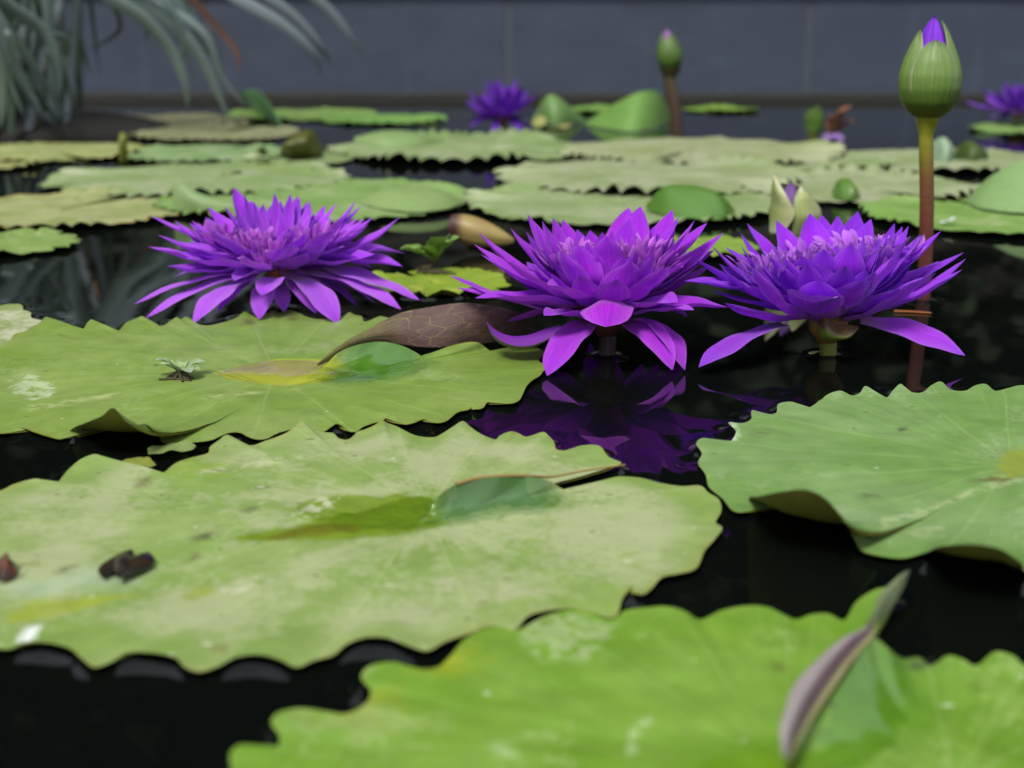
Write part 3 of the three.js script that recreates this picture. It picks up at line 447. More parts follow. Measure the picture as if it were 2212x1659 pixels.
const farFold = far(690, 428, 320, 'light green pad behind the left flower with one upturned fold', { s: 6, look: 0, notch: 3.4, tooth: 0.01, tint: [1, 1.05, 0.95] });
far(425, 388, 298, 'dusty pad with ragged front teeth above the left flower', { s: 7, look: 1, notch: 2.6, tooth: 0.015, hh: 0.008, curl: 0.007, under: farUnder });
far(130, 452, 265, 'yellowing pad with brown rim at the left edge', { s: 8, look: 2, notch: 5.2, tooth: 0.008, tint: [1.05, 0.98, 0.75], rimColor: [1.2, 0.55, 0.1], rimStrength: 1 });
far(15, 528, 138, 'ragged green pad at the left edge beside dark water', { s: 9, look: 0, notch: 3.6, tooth: 0.014, tint: [1, 1, 0.8] });
far(985, 322, 275, 'pale green pad below the far purple flower', { s: 10, look: 1, notch: 0.2, tooth: 0.015, hh: 0.006, curl: 0.007, under: farUnder });
far(1505, 330, 300, 'beige-green pad at the foot of the small far bud', { s: 11, look: 2, notch: 2, tooth: 0.012, tint: [1.05, 1, 1], hh: 0.011, curl: 0.008, under: farUnder });
far(450, 332, 185, 'mint green pad left of the dark folded leaf', { s: 12, look: 0, notch: 5, tint: [1.05, 1.05, 1.3] });
far(120, 328, 190, 'yellow-streaked pad at the left edge below the grass', { s: 13, look: 2, notch: 1, tint: [1.05, 1, 0.72], rimColor: [1.4, 0.85, 0.05], rimStrength: 1 });
far(2040, 345, 230, 'pale pad behind the stem of the tall bud', { s: 14, look: 2, notch: 3 });
far(1760, 352, 160, 'small pad left of the tall stem in the far row', { s: 15, look: 1, notch: 1 });
far(830, 258, 125, 'far green pad near the wall left of the far purple flower', { s: 16, look: 0, notch: 0.3, tooth: 0.01, tint: [0.8, 1.05, 0.7] });
far(650, 248, 150, 'far strip-like pad under the tips of the grass blades', { s: 17, look: 0, notch: 0.6, tint: [0.85, 0.95, 0.7] });
far(1555, 236, 75, 'narrow bright pad right of the small far bud near the wall', { s: 18, look: 0, notch: 2.2, tint: [0.85, 1, 0.4] });
far(2260, 280, 150, 'green pad under the purple flower at the right edge', { s: 19, look: 0, notch: 3, tint: [0.9, 1, 0.8] });
far(330, 262, 190, 'muddy grey-brown dying pad by the wall behind the grass', { s: 21, look: 2, notch: 2, tint: [0.6, 0.52, 0.55] });
far(470, 288, 175, 'muddy beige pad at the left in front of the wall', { s: 22, look: 2, notch: 5, tint: [0.85, 0.75, 0.75] });
far(1350, 238, 110, 'green pad near the wall behind the small far bud', { s: 23, look: 0, notch: 1.7, tint: [0.8, 1, 0.6] });
far(640, 345, 110, 'dusty pad in front of the dark folded leaf', { s: 24, look: 1, notch: 1.7, tooth: 0.013 });
far(560, 372, 120, 'small olive pad in the crowded row at left', { s: 25, look: 1, notch: 0.7, tint: [1, 0.98, 0.7] });
far(1490, 535, 135, 'bright green pad showing between the middle and right flowers', { s: 26, look: 0, notch: 4.7, tint: [0.95, 1, 0.4], tooth: 0.004 });
far(-60, 355, 140, 'brown-spotted pad cut by the left edge in the far row', { s: 27, look: 2, notch: 4.7, tint: [1, 0.9, 0.6] });

{ // raised lobes on far pads
  const find = (t) => scene.children.find((c) => c.userData.label?.startsWith(t));
  const add = (o, L, H, dz, c, rough = 0.35, bul = V(0, 0.004, 0.01), nm = 'raised_lobe') => { const l = pl(L, 0.006), h = up(H, l, dz); part(nm, rel(sheet(l, h, bul, 20, 10), o), shinyLeaf(c, rough), o); };
  add(find('grey-green toothed'), [[1395, 452], [1440, 466], [1500, 474], [1560, 474], [1586, 462]], [[1398, 444], [1430, 408], [1488, 400], [1545, 420], [1588, 455]], [-0.005, -0.04, -0.06, -0.05, -0.01], [0.07, 0.16, 0.022], 0.35, V(0, 0.012, -0.004));
  add(farRight.o, [[2085, 436], [2120, 450], [2180, 458], [2250, 460], [2320, 450]], [[2088, 428], [2140, 380], [2195, 352], [2250, 335], [2320, 340]], [-0.01, -0.05, -0.07, -0.08, -0.08], [0.165, 0.265, 0.1], 0.55, V(0, 0.003, -0.003));
  add(farFold.o, [[374, 452], [410, 458], [460, 460], [520, 458], [580, 450]], [[372, 388], [400, 402], [440, 420], [510, 438], [582, 446]], [-0.005, -0.01, -0.015, -0.015, -0.01], [0.19, 0.275, 0.115], 0.55, V(0, 0.004, 0.006));
  add(farFold.o, [[780, 440], [830, 452], [900, 458], [960, 452], [1000, 440]], [[784, 430], [830, 408], [890, 402], [950, 412], [998, 434]], [-0.01, -0.06, -0.08, -0.06, -0.01], [0.17, 0.25, 0.085], 0.6, V(0, 0.008, -0.004));
  add(find('pale pad behind the half-open'), [[1795, 420], [1815, 430], [1840, 432], [1858, 426]], [[1797, 412], [1812, 388], [1835, 386], [1856, 418]], [-0.005, -0.03, -0.03, -0.005], [0.09, 0.18, 0.03]);
  add(find('pale green pad below the far'), [[765, 312], [830, 318], [900, 316], [960, 308]], [[766, 296], [830, 282], [900, 286], [960, 302]], [-0.01, -0.05, -0.05, -0.02], [0.165, 0.245, 0.09], 0.6);
  // leaves that stand up out of the water, each a thing
  const standing = (label, L, H, dz, c, bul = V(0, 0.006, 0.012)) => { const l = pl(L, 0.002), h = up(H, l, dz); const p = l[Math.floor(l.length / 2)]; const o = thing('folded_leaf', label, 'leaf', V(p.x, 0, p.z), 'lily leaves standing up out of the water'); part('blade', rel(sheet(l, h, bul, 20, 10), o), shinyLeaf(c, 0.5), o); };
  standing('dark olive folded leaf standing like a rounded hood in the far left row', [[604, 338], [635, 344], [670, 344], [700, 338]], [[606, 335], [632, 294], [672, 280], [699, 322]], [0, -0.02, -0.02, 0], [0.07, 0.075, 0.006], V(0, 0.01, 0.05));
  standing('narrow olive leaf edge standing upright in the far left row', [[257, 348], [266, 350], [277, 350]], [[258, 288], [266, 286], [276, 292]], [0, 0, 0], [0.14, 0.15, 0.015]);
  standing('tiny dark folded leaf beside the rounded hood leaf', [[612, 344], [625, 346], [640, 344]].map(([x, y]) => [x - 60, y - 4]), [[554, 332], [568, 316], [582, 336]], [0, 0, 0], [0.06, 0.07, 0.01]);
  standing('bright green round leaf raised behind the small far bud', [[1262, 268], [1310, 278], [1360, 284], [1410, 278], [1448, 262]], [[1264, 265], [1318, 230], [1372, 202], [1418, 197], [1447, 240]], [-0.02, -0.08, -0.1, -0.1, -0.04], [0.13, 0.25, 0.055], V(0, 0.002, 0.004));
  standing('soft green leaf raised right of the far purple flower', [[1150, 262], [1200, 270], [1264, 262]], [[1152, 250], [1190, 204], [1262, 256]], [-0.02, -0.04, -0.03], [0.13, 0.23, 0.07]);
  standing('blue-green leaf leaning at the wall below the grass tips', [[540, 240], [580, 262], [612, 276]], [[515, 200], [560, 196], [608, 262]], [-0.03, -0.05, -0.02], [0.09, 0.19, 0.08]);
  standing('pale mint leaf curled behind the tall stem', [[2010, 352], [2040, 358], [2065, 348]], [[2006, 310], [2038, 296], [2062, 322]], [-0.02, -0.03, -0.01], [0.24, 0.33, 0.24]);
  standing('dark green leaf clump right of the tall stem in the far row', [[2062, 350], [2095, 356], [2135, 350]], [[2064, 318], [2095, 304], [2132, 325]], [-0.02, -0.03, -0.01], [0.05, 0.08, 0.012]);
}

// ------------------------------------------------------------------ flowers
const petalMat = (extra = {}) => new THREE.MeshPhysicalMaterial({ map: petalMap, bumpMap: petalBump, bumpScale: 0.0004, vertexColors: true, roughness: 1, transmission: 0.32, thickness: 0, side: THREE.DoubleSide, specularIntensity: 0.5, clearcoat: 0.1, clearcoatRoughness: 0.45, ...extra });
const PETAL = petalMat();
function petalGeo(B, Tp, w, o = {}) {
  const nu = o.nu ?? 14, nv = o.nv ?? 10, chord = Tp.clone().sub(B), len = chord.length(), bend = o.bend ?? -0.1;
  let hz = V(chord.x, 0, chord.z); if (hz.length() < 0.15 * len) hz.add(V(o.out?.x ?? 0, 0, o.out?.z ?? 1).multiplyScalar(0.3 * len)); hz.normalize();
  const S0 = V(0, 1, 0).cross(hz).normalize(); // sideways
  const dirU = chord.clone().normalize(), N0 = dirU.clone().cross(S0); if (N0.y < 0) N0.negate(); if (Math.abs(N0.y) < 0.2 && N0.dot(hz) > 0) N0.negate();
  const C = B.clone().lerp(Tp, 0.5).addScaledVector(N0, 2 * bend * len).addScaledVector(S0, (o.sway ?? 0) * len);
  const roll = o.roll ?? 0, cup = o.cup ?? 0.22, ph = o.ph ?? 0, sharp = o.sharp ?? 1.8, p = V(0, 0, 0), t1 = V(0, 0, 0);
  const cols = o.cols;
  return gridGeo(nu, nv, (u, v) => {
    const t = u, k = 1 - t; p.set(0, 0, 0).addScaledVector(B, k * k).addScaledVector(C, 2 * k * t).addScaledVector(Tp, t * t);
    t1.copy(C).sub(B).multiplyScalar(2 * k).addScaledVector(Tp.clone().sub(C), 2 * t).normalize();
    const S = S0.clone().addScaledVector(t1, -S0.dot(t1)).normalize(), N = t1.clone().cross(S); if (N.dot(N0) < 0) N.negate();
    const c = Math.cos(roll), s = Math.sin(roll), S2 = S.clone().multiplyScalar(c).addScaledVector(N, s), N2 = N.clone().multiplyScalar(c).addScaledVector(S, -s);
    const f = t < 0.5 ? 0.5 + 0.5 * Math.sin(Math.PI * t) : 1 - Math.pow((t - 0.5) * 2, sharp + 0.75), x = (v - 0.5) * 2, hw = Math.max(0.00012, 0.5 * w * f);
    const cc = cup * (1 - 0.35 * t) * (o.flat ? 1 - 0.8 * t : 1);
    return p.clone().addScaledVector(S2, x * hw * (1 - 0.12 * x * x * cc * 4)).addScaledVector(N2, hw * cc * 1.7 * (x * x - 0.25 * x * x * x * x)  + hw * 0.10 * Math.sin(t * 7 + ph + x * 1.7) * Math.abs(x) + hw * 0.05 * Math.sin(t * 17 + ph * 3));
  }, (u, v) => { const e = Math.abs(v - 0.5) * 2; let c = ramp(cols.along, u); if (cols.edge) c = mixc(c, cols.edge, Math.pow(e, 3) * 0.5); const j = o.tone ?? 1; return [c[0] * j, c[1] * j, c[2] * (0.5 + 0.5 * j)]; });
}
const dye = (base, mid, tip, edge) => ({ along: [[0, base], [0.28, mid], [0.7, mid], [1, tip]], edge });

function flower(s) {
  const C = s.C, o = thing('water_lily_flower', s.label, 'flower', V(C.x, 0, C.z), s.group ?? 'open purple water lilies'); srand(s.seed);
  const toZ = (x, y) => [(x / s.k + s.ox) * 0.8848, (y / s.k + s.oy) * 0.8848];
  const put = (g, nm = 'petal', mat = PETAL, lab) => part(nm, rel(g, o), mat, o, lab);
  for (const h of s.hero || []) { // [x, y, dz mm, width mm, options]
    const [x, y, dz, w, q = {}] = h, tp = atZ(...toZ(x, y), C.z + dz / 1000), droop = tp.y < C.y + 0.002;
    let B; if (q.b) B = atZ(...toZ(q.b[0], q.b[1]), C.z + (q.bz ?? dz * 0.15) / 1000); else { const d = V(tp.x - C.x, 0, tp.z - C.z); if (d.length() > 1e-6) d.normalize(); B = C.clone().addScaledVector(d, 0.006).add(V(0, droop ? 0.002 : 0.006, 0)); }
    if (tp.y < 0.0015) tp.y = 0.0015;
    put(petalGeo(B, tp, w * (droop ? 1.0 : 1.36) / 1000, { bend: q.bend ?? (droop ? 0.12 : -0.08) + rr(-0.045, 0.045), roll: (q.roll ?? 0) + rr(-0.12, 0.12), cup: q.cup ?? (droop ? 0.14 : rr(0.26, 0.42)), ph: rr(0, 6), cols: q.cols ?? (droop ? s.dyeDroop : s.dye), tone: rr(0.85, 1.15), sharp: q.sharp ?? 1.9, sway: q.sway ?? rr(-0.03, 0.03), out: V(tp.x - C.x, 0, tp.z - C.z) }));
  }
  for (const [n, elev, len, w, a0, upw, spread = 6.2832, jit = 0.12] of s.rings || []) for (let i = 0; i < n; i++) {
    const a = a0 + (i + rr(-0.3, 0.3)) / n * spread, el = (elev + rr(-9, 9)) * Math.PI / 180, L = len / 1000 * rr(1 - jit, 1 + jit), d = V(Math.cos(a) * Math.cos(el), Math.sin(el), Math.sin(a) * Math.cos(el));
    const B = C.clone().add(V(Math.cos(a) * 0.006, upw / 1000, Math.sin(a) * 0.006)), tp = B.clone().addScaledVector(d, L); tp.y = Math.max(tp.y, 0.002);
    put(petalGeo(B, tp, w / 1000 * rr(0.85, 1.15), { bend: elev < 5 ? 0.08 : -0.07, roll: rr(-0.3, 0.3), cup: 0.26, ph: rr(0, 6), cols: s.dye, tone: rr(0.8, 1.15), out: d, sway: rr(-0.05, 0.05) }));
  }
  for (const [x, y, dz, n, rad, len, lean = [0, 0]] of s.hearts || []) { // knots of small inner petals
    const P = atZ(...toZ(x, y), C.z + dz / 1000); P.y -= len * 0.0007;
    for (let i = 0; i < n; i++) {
      const f = Math.sqrt((i + 0.5) / n), a = i * 2.39996 + rr(-0.25, 0.25), rho = f * rad / 1000, el = lerp(88, 42, f) * Math.PI / 180 + rr(-0.15, 0.15), L = len / 1000 * lerp(0.6, 1.05, f) * rr(0.8, 1.2);
      const d = V(Math.cos(a) * Math.cos(el) + lean[0], Math.sin(el), Math.sin(a) * Math.cos(el) + lean[1]).normalize(), B = P.clone().add(V(Math.cos(a) * rho * 0.75, -0.006 * f, Math.sin(a) * rho * 0.6));
      put(petalGeo(B, B.clone().addScaledVector(d, L), L * rr(0.26, 0.42), { nu: 8, nv: 5, bend: rr(-0.12, 0.14), roll: rr(-0.6, 0.6), cup: 0.4, ph: rr(0, 6), cols: s.dyeHeart, tone: rr(0.8, 1.2), out: V(Math.cos(a), 0, Math.sin(a)), sharp: rr(2.2, 4) }), 'inner_petal');
    }
  }
  // receptacle and stalk
  const rc = new THREE.LatheGeometry([[0.001, -0.012], [0.006, -0.011], [0.011, -0.004], [0.012, 0.003], [0.008, 0.010], [0.001, 0.012]].map(([a, b]) => new THREE.Vector2(a * (s.size ?? 1), b * (s.size ?? 1))), 20); rc.translate(C.x, C.y, C.z);
  part('receptacle', rel(rc, o), new THREE.MeshStandardMaterial({ color: new THREE.Color().setRGB(...(s.rec ?? [0.3, 0.1, 0.03])), roughness: 0.6, map: leafMottle }), o);
  part('stalk', rel(tubeGeo([C.clone().add(V(0, -0.008, 0)), V(C.x + 0.001, C.y * 0.4, C.z), V(C.x - (s.stalk ?? 0.003), -0.06, C.z + 0.002)], 0.0052 * (s.size ?? 1), 0.0056 * (s.size ?? 1)), o), new THREE.MeshPhysicalMaterial({ color: new THREE.Color().setRGB(...(s.stalkColor ?? [0.17, 0.19, 0.025])), roughness: 0.4, map: rep(leafMottle, 1, 3) }), o);
  for (let i = 0; i < 30; i++) { const a = i / 30 * 6.2832; menisci.push([C.x + 0.0056 * Math.cos(a), C.z + 0.0056 * Math.sin(a), 0.0018]); }
  return o;
}
// middle flower (magenta purple)
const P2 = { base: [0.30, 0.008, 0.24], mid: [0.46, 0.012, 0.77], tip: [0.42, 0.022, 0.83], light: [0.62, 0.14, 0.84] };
const F2 = { k: 2.949, ox: 1050, oy: 450 };
const f2 = flower({
  ...F2, seed: 21, label: 'middle open lily of the three near flowers, magenta purple, mirrored in black water', C: atZ((1270 / 2.949 + 1050) * 0.8848, (955 / 2.949 + 450) * 0.8848, -0.79),
  dye: dye(P2.base, P2.mid, P2.tip, P2.light), dyeDroop: dye([0.28, 0.03, 0.2], [0.5, 0.03, 0.77], [0.47, 0.035, 0.85], P2.light), dyeHeart: dye([0.48, 0.05, 0.68], [0.66, 0.12, 0.82], [0.78, 0.24, 0.9], [0.8, 0.3, 0.93]),
  hero: [
    [140, 655, 0, 19, { cup: 0.2 }], [190, 745, 14, 17], [325, 820, 26, 18, { bend: 0.02 }], [350, 345, -25, 15], [315, 430, -8, 15], [365, 505, 4, 15], [528, 540, 24, 21], [580, 315, -8, 16], [700, 212, -22, 13], [690, 340, -16, 12], [808, 262, -4, 20], [760, 300, 4, 13],
    [850, 725, 46, 20, { bend: 0.0, b: [1200, 900], bz: 12 }], [942, 478, 28, 23], [1062, 428, 22, 21], [1130, 410, 14, 16], [1270, 372, 18, 21], [1440, 552, 42, 23, { b: [1300, 900], bz: 12 }], [1700, 598, 40, 22, { b: [1380, 890], bz: 12 }], [1480, 478, 16, 14], [1010, 395, 4, 14],
    [1785, 850, 50, 20, { b: [1350, 940], bz: 12, bend: 0.03 }], [1900, 905, 40, 16, { b: [1380, 950], bend: 0.02 }], [2145, 885, 22, 20, { bend: 0.0 }], [820, 945, 40, 18, { b: [1180, 985], bz: 14, bend: 0.04 }],
    [1995, 278, -14, 15], [1905, 258, -4, 16], [1860, 330, 4, 14], [2112, 350, -22, 14], [2050, 470, -18, 16], [1790, 238, -26, 12], [1890, 520, 14, 17], [1745, 182, -36, 20], [1515, 158, -40, 22], [1430, 168, -48, 20], [1620, 300, -30, 14], [1440, 250, -24, 18], [885, 238, -30, 14], [955, 252, -36, 16], [1060, 325, -26, 14], [1150, 330, -30, 16], [1240, 345, -20, 12], [1310, 340, -20, 12],
    [1262, 1026, 62, 19, { b: [1270, 940], bz: 14, bend: 0.26, cup: -0.45, sharp: 4, cols: dye([0.38, 0.008, 0.3], [0.42, 0.008, 0.62], [0.38, 0.012, 0.68], P2.light) }],
    [842, 1402, 52, 22, { b: [1160, 985], bz: 10, bend: 0.12, cup: 0.06, sharp: 2.2 }], [1835, 1340, 40, 22, { b: [1420, 985], bz: 4, bend: 0.2, roll: -0.25 }], [1745, 1338, 46, 20, { b: [1390, 1000], bz: 10, bend: 0.17, roll: 0.2 }],
  ],
  rings: [[13, 37, 54, 22, 0.1, 5], [11, 54, 42, 19, 0.2, 6], [12, 24, 64, 19, 3.3, 4, 2.9], [9, -8, 60, 17, 3.5, 2, 2.4]],
  hearts: [[1010, 400, -4, 30, 18, 17], [1500, 385, -10, 54, 24, 20], [1200, 385, -16, 26, 18, 16], [1600, 500, 8, 34, 16, 11], [1380, 430, -2, 24, 16, 15]],
  stalk: 0.004, stalkColor: [0.03, 0.014, 0.014], rec: [0.1, 0.03, 0.03],
});
{ // boat-shaped sepal, green outside, at its left foot
  const q = (x, y, dz) => atZ((x / 2.949 + 1050) * 0.8848, (y / 2.949 + 450) * 0.8848, -0.79 + dz / 1000);
  const g = sheet([q(960, 1030, 12), q(860, 1110, 24), q(700, 1165, 30), q(560, 1150, 30), q(450, 1080, 24), q(405, 985, 16)], [q(940, 1010, 4), q(820, 1045, 8), q(700, 1085, 10), q(580, 1090, 12), q(470, 1045, 14), q(404, 982, 14)], V(0, -0.004, 0.001), 24, 8, (u, v) => ramp([[0, [0.16, 0.16, 0.06]], [0.25, [0.13, 0.14, 0.045]], [0.4, [0.2, 0.05, 0.3]], [1, [0.22, 0.03, 0.42]]], v));
  part('sepal', rel(g, f2), petalMat({ transmission: 0.1 }), f2, 'green-backed boat-shaped sepal floating at the left foot');
}
// right flower (bluer purple)
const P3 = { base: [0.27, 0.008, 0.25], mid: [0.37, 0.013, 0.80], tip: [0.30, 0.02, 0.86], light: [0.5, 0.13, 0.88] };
const f3 = flower({
  k: 2.602, ox: 1650, oy: 400, seed: 33, label: 'right open lily of the three near flowers, bluish purple on a short green stalk', C: atZ((965 / 2.602 + 1650) * 0.8848, (1015 / 2.602 + 400) * 0.8848, -0.79),
  dye: dye(P3.base, P3.mid, P3.tip, P3.light), dyeDroop: dye([0.34, 0.18, 0.4], [0.38, 0.035, 0.74], [0.34, 0.04, 0.84], P3.light), dyeHeart: dye([0.42, 0.06, 0.7], [0.58, 0.13, 0.88], [0.72, 0.26, 0.95], [0.76, 0.32, 0.97]),
  hero: [
    [98, 588, 0, 17], [228, 520, -22, 11], [290, 668, 16, 15], [130, 735, 14, 9, { bend: 0.02 }], [52, 745, 10, 18, { bend: 0.03 }], [310, 885, 34, 15, { bend: -0.1, roll: 0.3 }], [230, 810, 10, 12], [412, 518, -10, 12], [312, 528, -34, 12], [410, 440, -20, 10], [452, 378, -30, 16], [640, 358, -34, 16], [492, 658, 38, 20, { b: [800, 980], bz: 12 }],
    [852, 314, -48, 20], [930, 326, -50, 18], [1028, 330, -46, 15], [1155, 303, -46, 18], [1240, 350, -40, 14], [940, 540, 22, 19], [800, 588, 24, 23], [695, 600, 24, 20], [590, 600, 14, 16], [1118, 502, 24, 21], [1195, 455, 10, 18], [1018, 520, 8, 16], [1195, 740, 52, 22, { b: [1000, 985], bz: 14 }], [905, 742, 52, 22, { b: [960, 985], bz: 16, sharp: 2.6 }],
    [838, 836, 64, 24, { b: [890, 1000], bz: 16, sharp: 3, bend: 0.03, cup: 0.3 }], [1480, 468, 22, 20], [1478, 396, -12, 14], [1390, 378, -24, 12], [1440, 398, -30, 12], [1685, 428, -12, 18], [1555, 448, 0, 15], [1830, 563, -24, 13], [1842, 604, -12, 14], [1818, 672, 8, 16], [1672, 618, -32, 14], [1655, 690, 34, 20, { b: [1080, 1005], bz: 12 }], [1300, 470, -6, 14],
    [146, 1292, 46, 19, { b: [700, 1020], bz: 10, bend: 0.06, cup: 0.1, sharp: 2.6 }], [1838, 1218, 26, 19, { b: [1170, 1005], bz: 8, bend: 0.05, cup: 0.2, roll: 0.35, sharp: 2.6 }],
  ],
  rings: [[13, 36, 54, 22, 0.3, 5], [11, 52, 42, 19, 0.4, 6], [12, 22, 66, 18, 3.3, 4, 2.9]],
  hearts: [[640, 545, 4, 48, 26, 12], [860, 490, -8, 46, 26, 15], [1160, 440, -18, 40, 26, 18], [1390, 430, -16, 22, 18, 17], [1080, 490, 6, 24, 16, 12]],
  rec: [0.22, 0.12, 0.02], stalk: 0.0,
});
{ // torn green calyx under the right flower
  const q = (x, y, dz) => atZ((x / 2.602 + 1650) * 0.8848, (y / 2.602 + 400) * 0.8848, -0.79 + dz / 1000);
  const g = sheet([q(905, 1040, 14), q(915, 1105, 18), q(985, 1125, 22), q(1080, 1110, 20), q(1155, 1045, 14)], [q(900, 1000, 14), q(935, 945, 20), q(1010, 1010, 20), q(1090, 1020, 18), q(1160, 1030, 12)], V(0, -0.001, 0.008), 24, 10, (u, v) => ramp([[0, [0.15, 0.22, 0.035]], [0.45, [0.2, 0.25, 0.04]], [0.6, [0.1, 0.06, 0.03]], [1, [0.13, 0.075, 0.04]]], v + 0.2 * (vn(u * 9, v * 5) - 0.5)));
  part('sepal', rel(g, f3), new THREE.MeshPhysicalMaterial({ vertexColors: true, roughness: 0.35, side: THREE.DoubleSide, map: leafMottle }), f3, 'torn green sepal with brown withered rim');
}
// left flower (lighter violet, flat and dishevelled)
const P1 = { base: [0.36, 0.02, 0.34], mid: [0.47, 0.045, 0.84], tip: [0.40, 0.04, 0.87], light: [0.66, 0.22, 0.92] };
flower({
  k: 2.765, ox: 300, oy: 400, seed: 14, label: 'left open lily of the three near flowers, lighter violet, limp petals on a pad', C: atZ((1050 / 2.765 + 300) * 0.8848, (725 / 2.765 + 400) * 0.8848, -0.925),
  dye: dye(P1.base, P1.mid, P1.tip, P1.light), dyeDroop: dye([0.46, 0.3, 0.46], [0.5, 0.1, 0.84], [0.45, 0.045, 0.88], P1.light), dyeHeart: dye([0.5, 0.04, 0.62], [0.66, 0.11, 0.82], [0.78, 0.26, 0.92], [0.8, 0.3, 0.95]),
  hero: [
    [75, 948, 20, 21, { bend: 0.05 }], [155, 1043, 36, 20, { bend: 0.05 }], [478, 1125, 56, 22, { b: [850, 790], bz: 12, sharp: 2.0, bend: 0.08 }], [922, 1050, 50, 17, { b: [990, 800], bz: 16, bend: 0.12 }], [1088, 1000, 36, 13, { b: [1040, 800], bz: 10, bend: 0.12 }], [935, 888, 58, 17, { b: [1060, 775], bz: 16, bend: 0.1, sharp: 3 }], [752, 792, 52, 16, { b: [990, 730], bz: 14, bend: 0.04 }], [1450, 1090, 56, 21, { b: [1150, 770], bz: 14, sharp: 2.2, bend: 0.1 }], [1878, 984, 36, 24, { b: [1230, 740], bz: 8, bend: 0.06 }], [2005, 922, 18, 25, { b: [1330, 690], bz: 2, bend: 0.03 }], [1888, 692, 0, 23, { bend: 0.03 }], [1905, 602, -24, 20, { bend: 0.04 }], [335, 770, -24, 20], [300, 690, 10, 20], [420, 640, 22, 20], [1700, 610, 16, 20], [640, 1010, 30, 20, { bend: 0.1 }], [1300, 1010, 30, 20, { bend: 0.1 }], [1700, 940, 6, 22, { bend: 0.08 }], [820, 640, 40, 18, { b: [980, 720], bz: 14 }], [1240, 600, 36, 18, { b: [1120, 715], bz: 14 }], [1580, 960, 10, 20, { bend: 0.1 }],
    [172, 560, 0, 18], [236, 480, -14, 15], [190, 352, -24, 14], [345, 520, 12, 15], [352, 384, -20, 14], [450, 400, -14, 13], [600, 448, 28, 20], [572, 292, -22, 14], [748, 158, -32, 17], [862, 250, -30, 14], [1005, 275, -36, 13], [1180, 218, -36, 13], [1130, 235, -34, 12], [1240, 258, -30, 9], [1362, 280, -34, 12], [1440, 262, -20, 9], [1570, 252, -26, 12], [1605, 282, -22, 10], [1692, 358, -20, 14], [1872, 358, -8, 19], [1622, 450, 4, 16], [1412, 448, 34, 22, { b: [1130, 715], bz: 10 }], [1455, 430, 20, 14], [1500, 560, 20, 16], [1055, 578, 46, 17, { b: [1085, 720], bz: 18, sharp: 2.8 }], [1062, 345, 8, 8], [1120, 430, 14, 13], [700, 560, 20, 18], [500, 600, 14, 17], [880, 420, -6, 12], [780, 380, -10, 12], [1290, 370, -4, 12], [1230, 470, 20, 15],
  ],
  rings: [[12, 20, 58, 20, 0.15, 4], [10, 46, 46, 15, 3.3, 6, 2.9], [14, 24, 64, 16, 3.2, 4, 3.1], [8, 2, 66, 16, 3.4, 2, 2.6], [12, 64, 42, 10, 3.3, 9, 2.9]],
  hearts: [[660, 380, -10, 34, 20, 15], [945, 560, 26, 46, 14, 11, [0, 0.7]], [980, 440, 8, 36, 20, 18], [1280, 390, -4, 36, 24, 20], [820, 430, 4, 26, 16, 15]],
  rec: [0.33, 0.07, 0.05], size: 0.75,
});

// far flowers
flower({ seed: 51, group: 'far blurred purple lilies', label: 'far purple lily before the wall left of the small far bud', C: atZ(1085, 258, -2.36), dye: dye([0.2, 0.03, 0.2], [0.16, 0.01, 0.5], [0.17, 0.015, 0.55], [0.3, 0.08, 0.7]), dyeDroop: P1, dyeHeart: dye([0.3, 0.04, 0.55], [0.3, 0.05, 0.6], [0.4, 0.1, 0.7], [0.4, 0.1, 0.7]), rings: [[12, 20, 66, 20, 0, 4], [12, 42, 68, 20, 0.3, 6], [10, 66, 64, 18, 0.1, 8], [7, -14, 56, 16, 0.2, 0]], rec: [0.2, 0.05, 0.02] });
flower({ seed: 52, group: 'far blurred purple lilies', label: 'far purple lily cut by the right edge of the picture', C: atZ(2200, 242, -2.5), dye: dye([0.2, 0.03, 0.2], [0.17, 0.02, 0.5], [0.2, 0.03, 0.58], [0.35, 0.12, 0.75]), dyeDroop: P1, dyeHeart: P1, rings: [[12, 8, 84, 20, 0, 4], [12, 30, 70, 18, 0.3, 6], [10, 60, 50, 16, 0.1, 8], [6, -8, 70, 18, 0.4, 0]] });

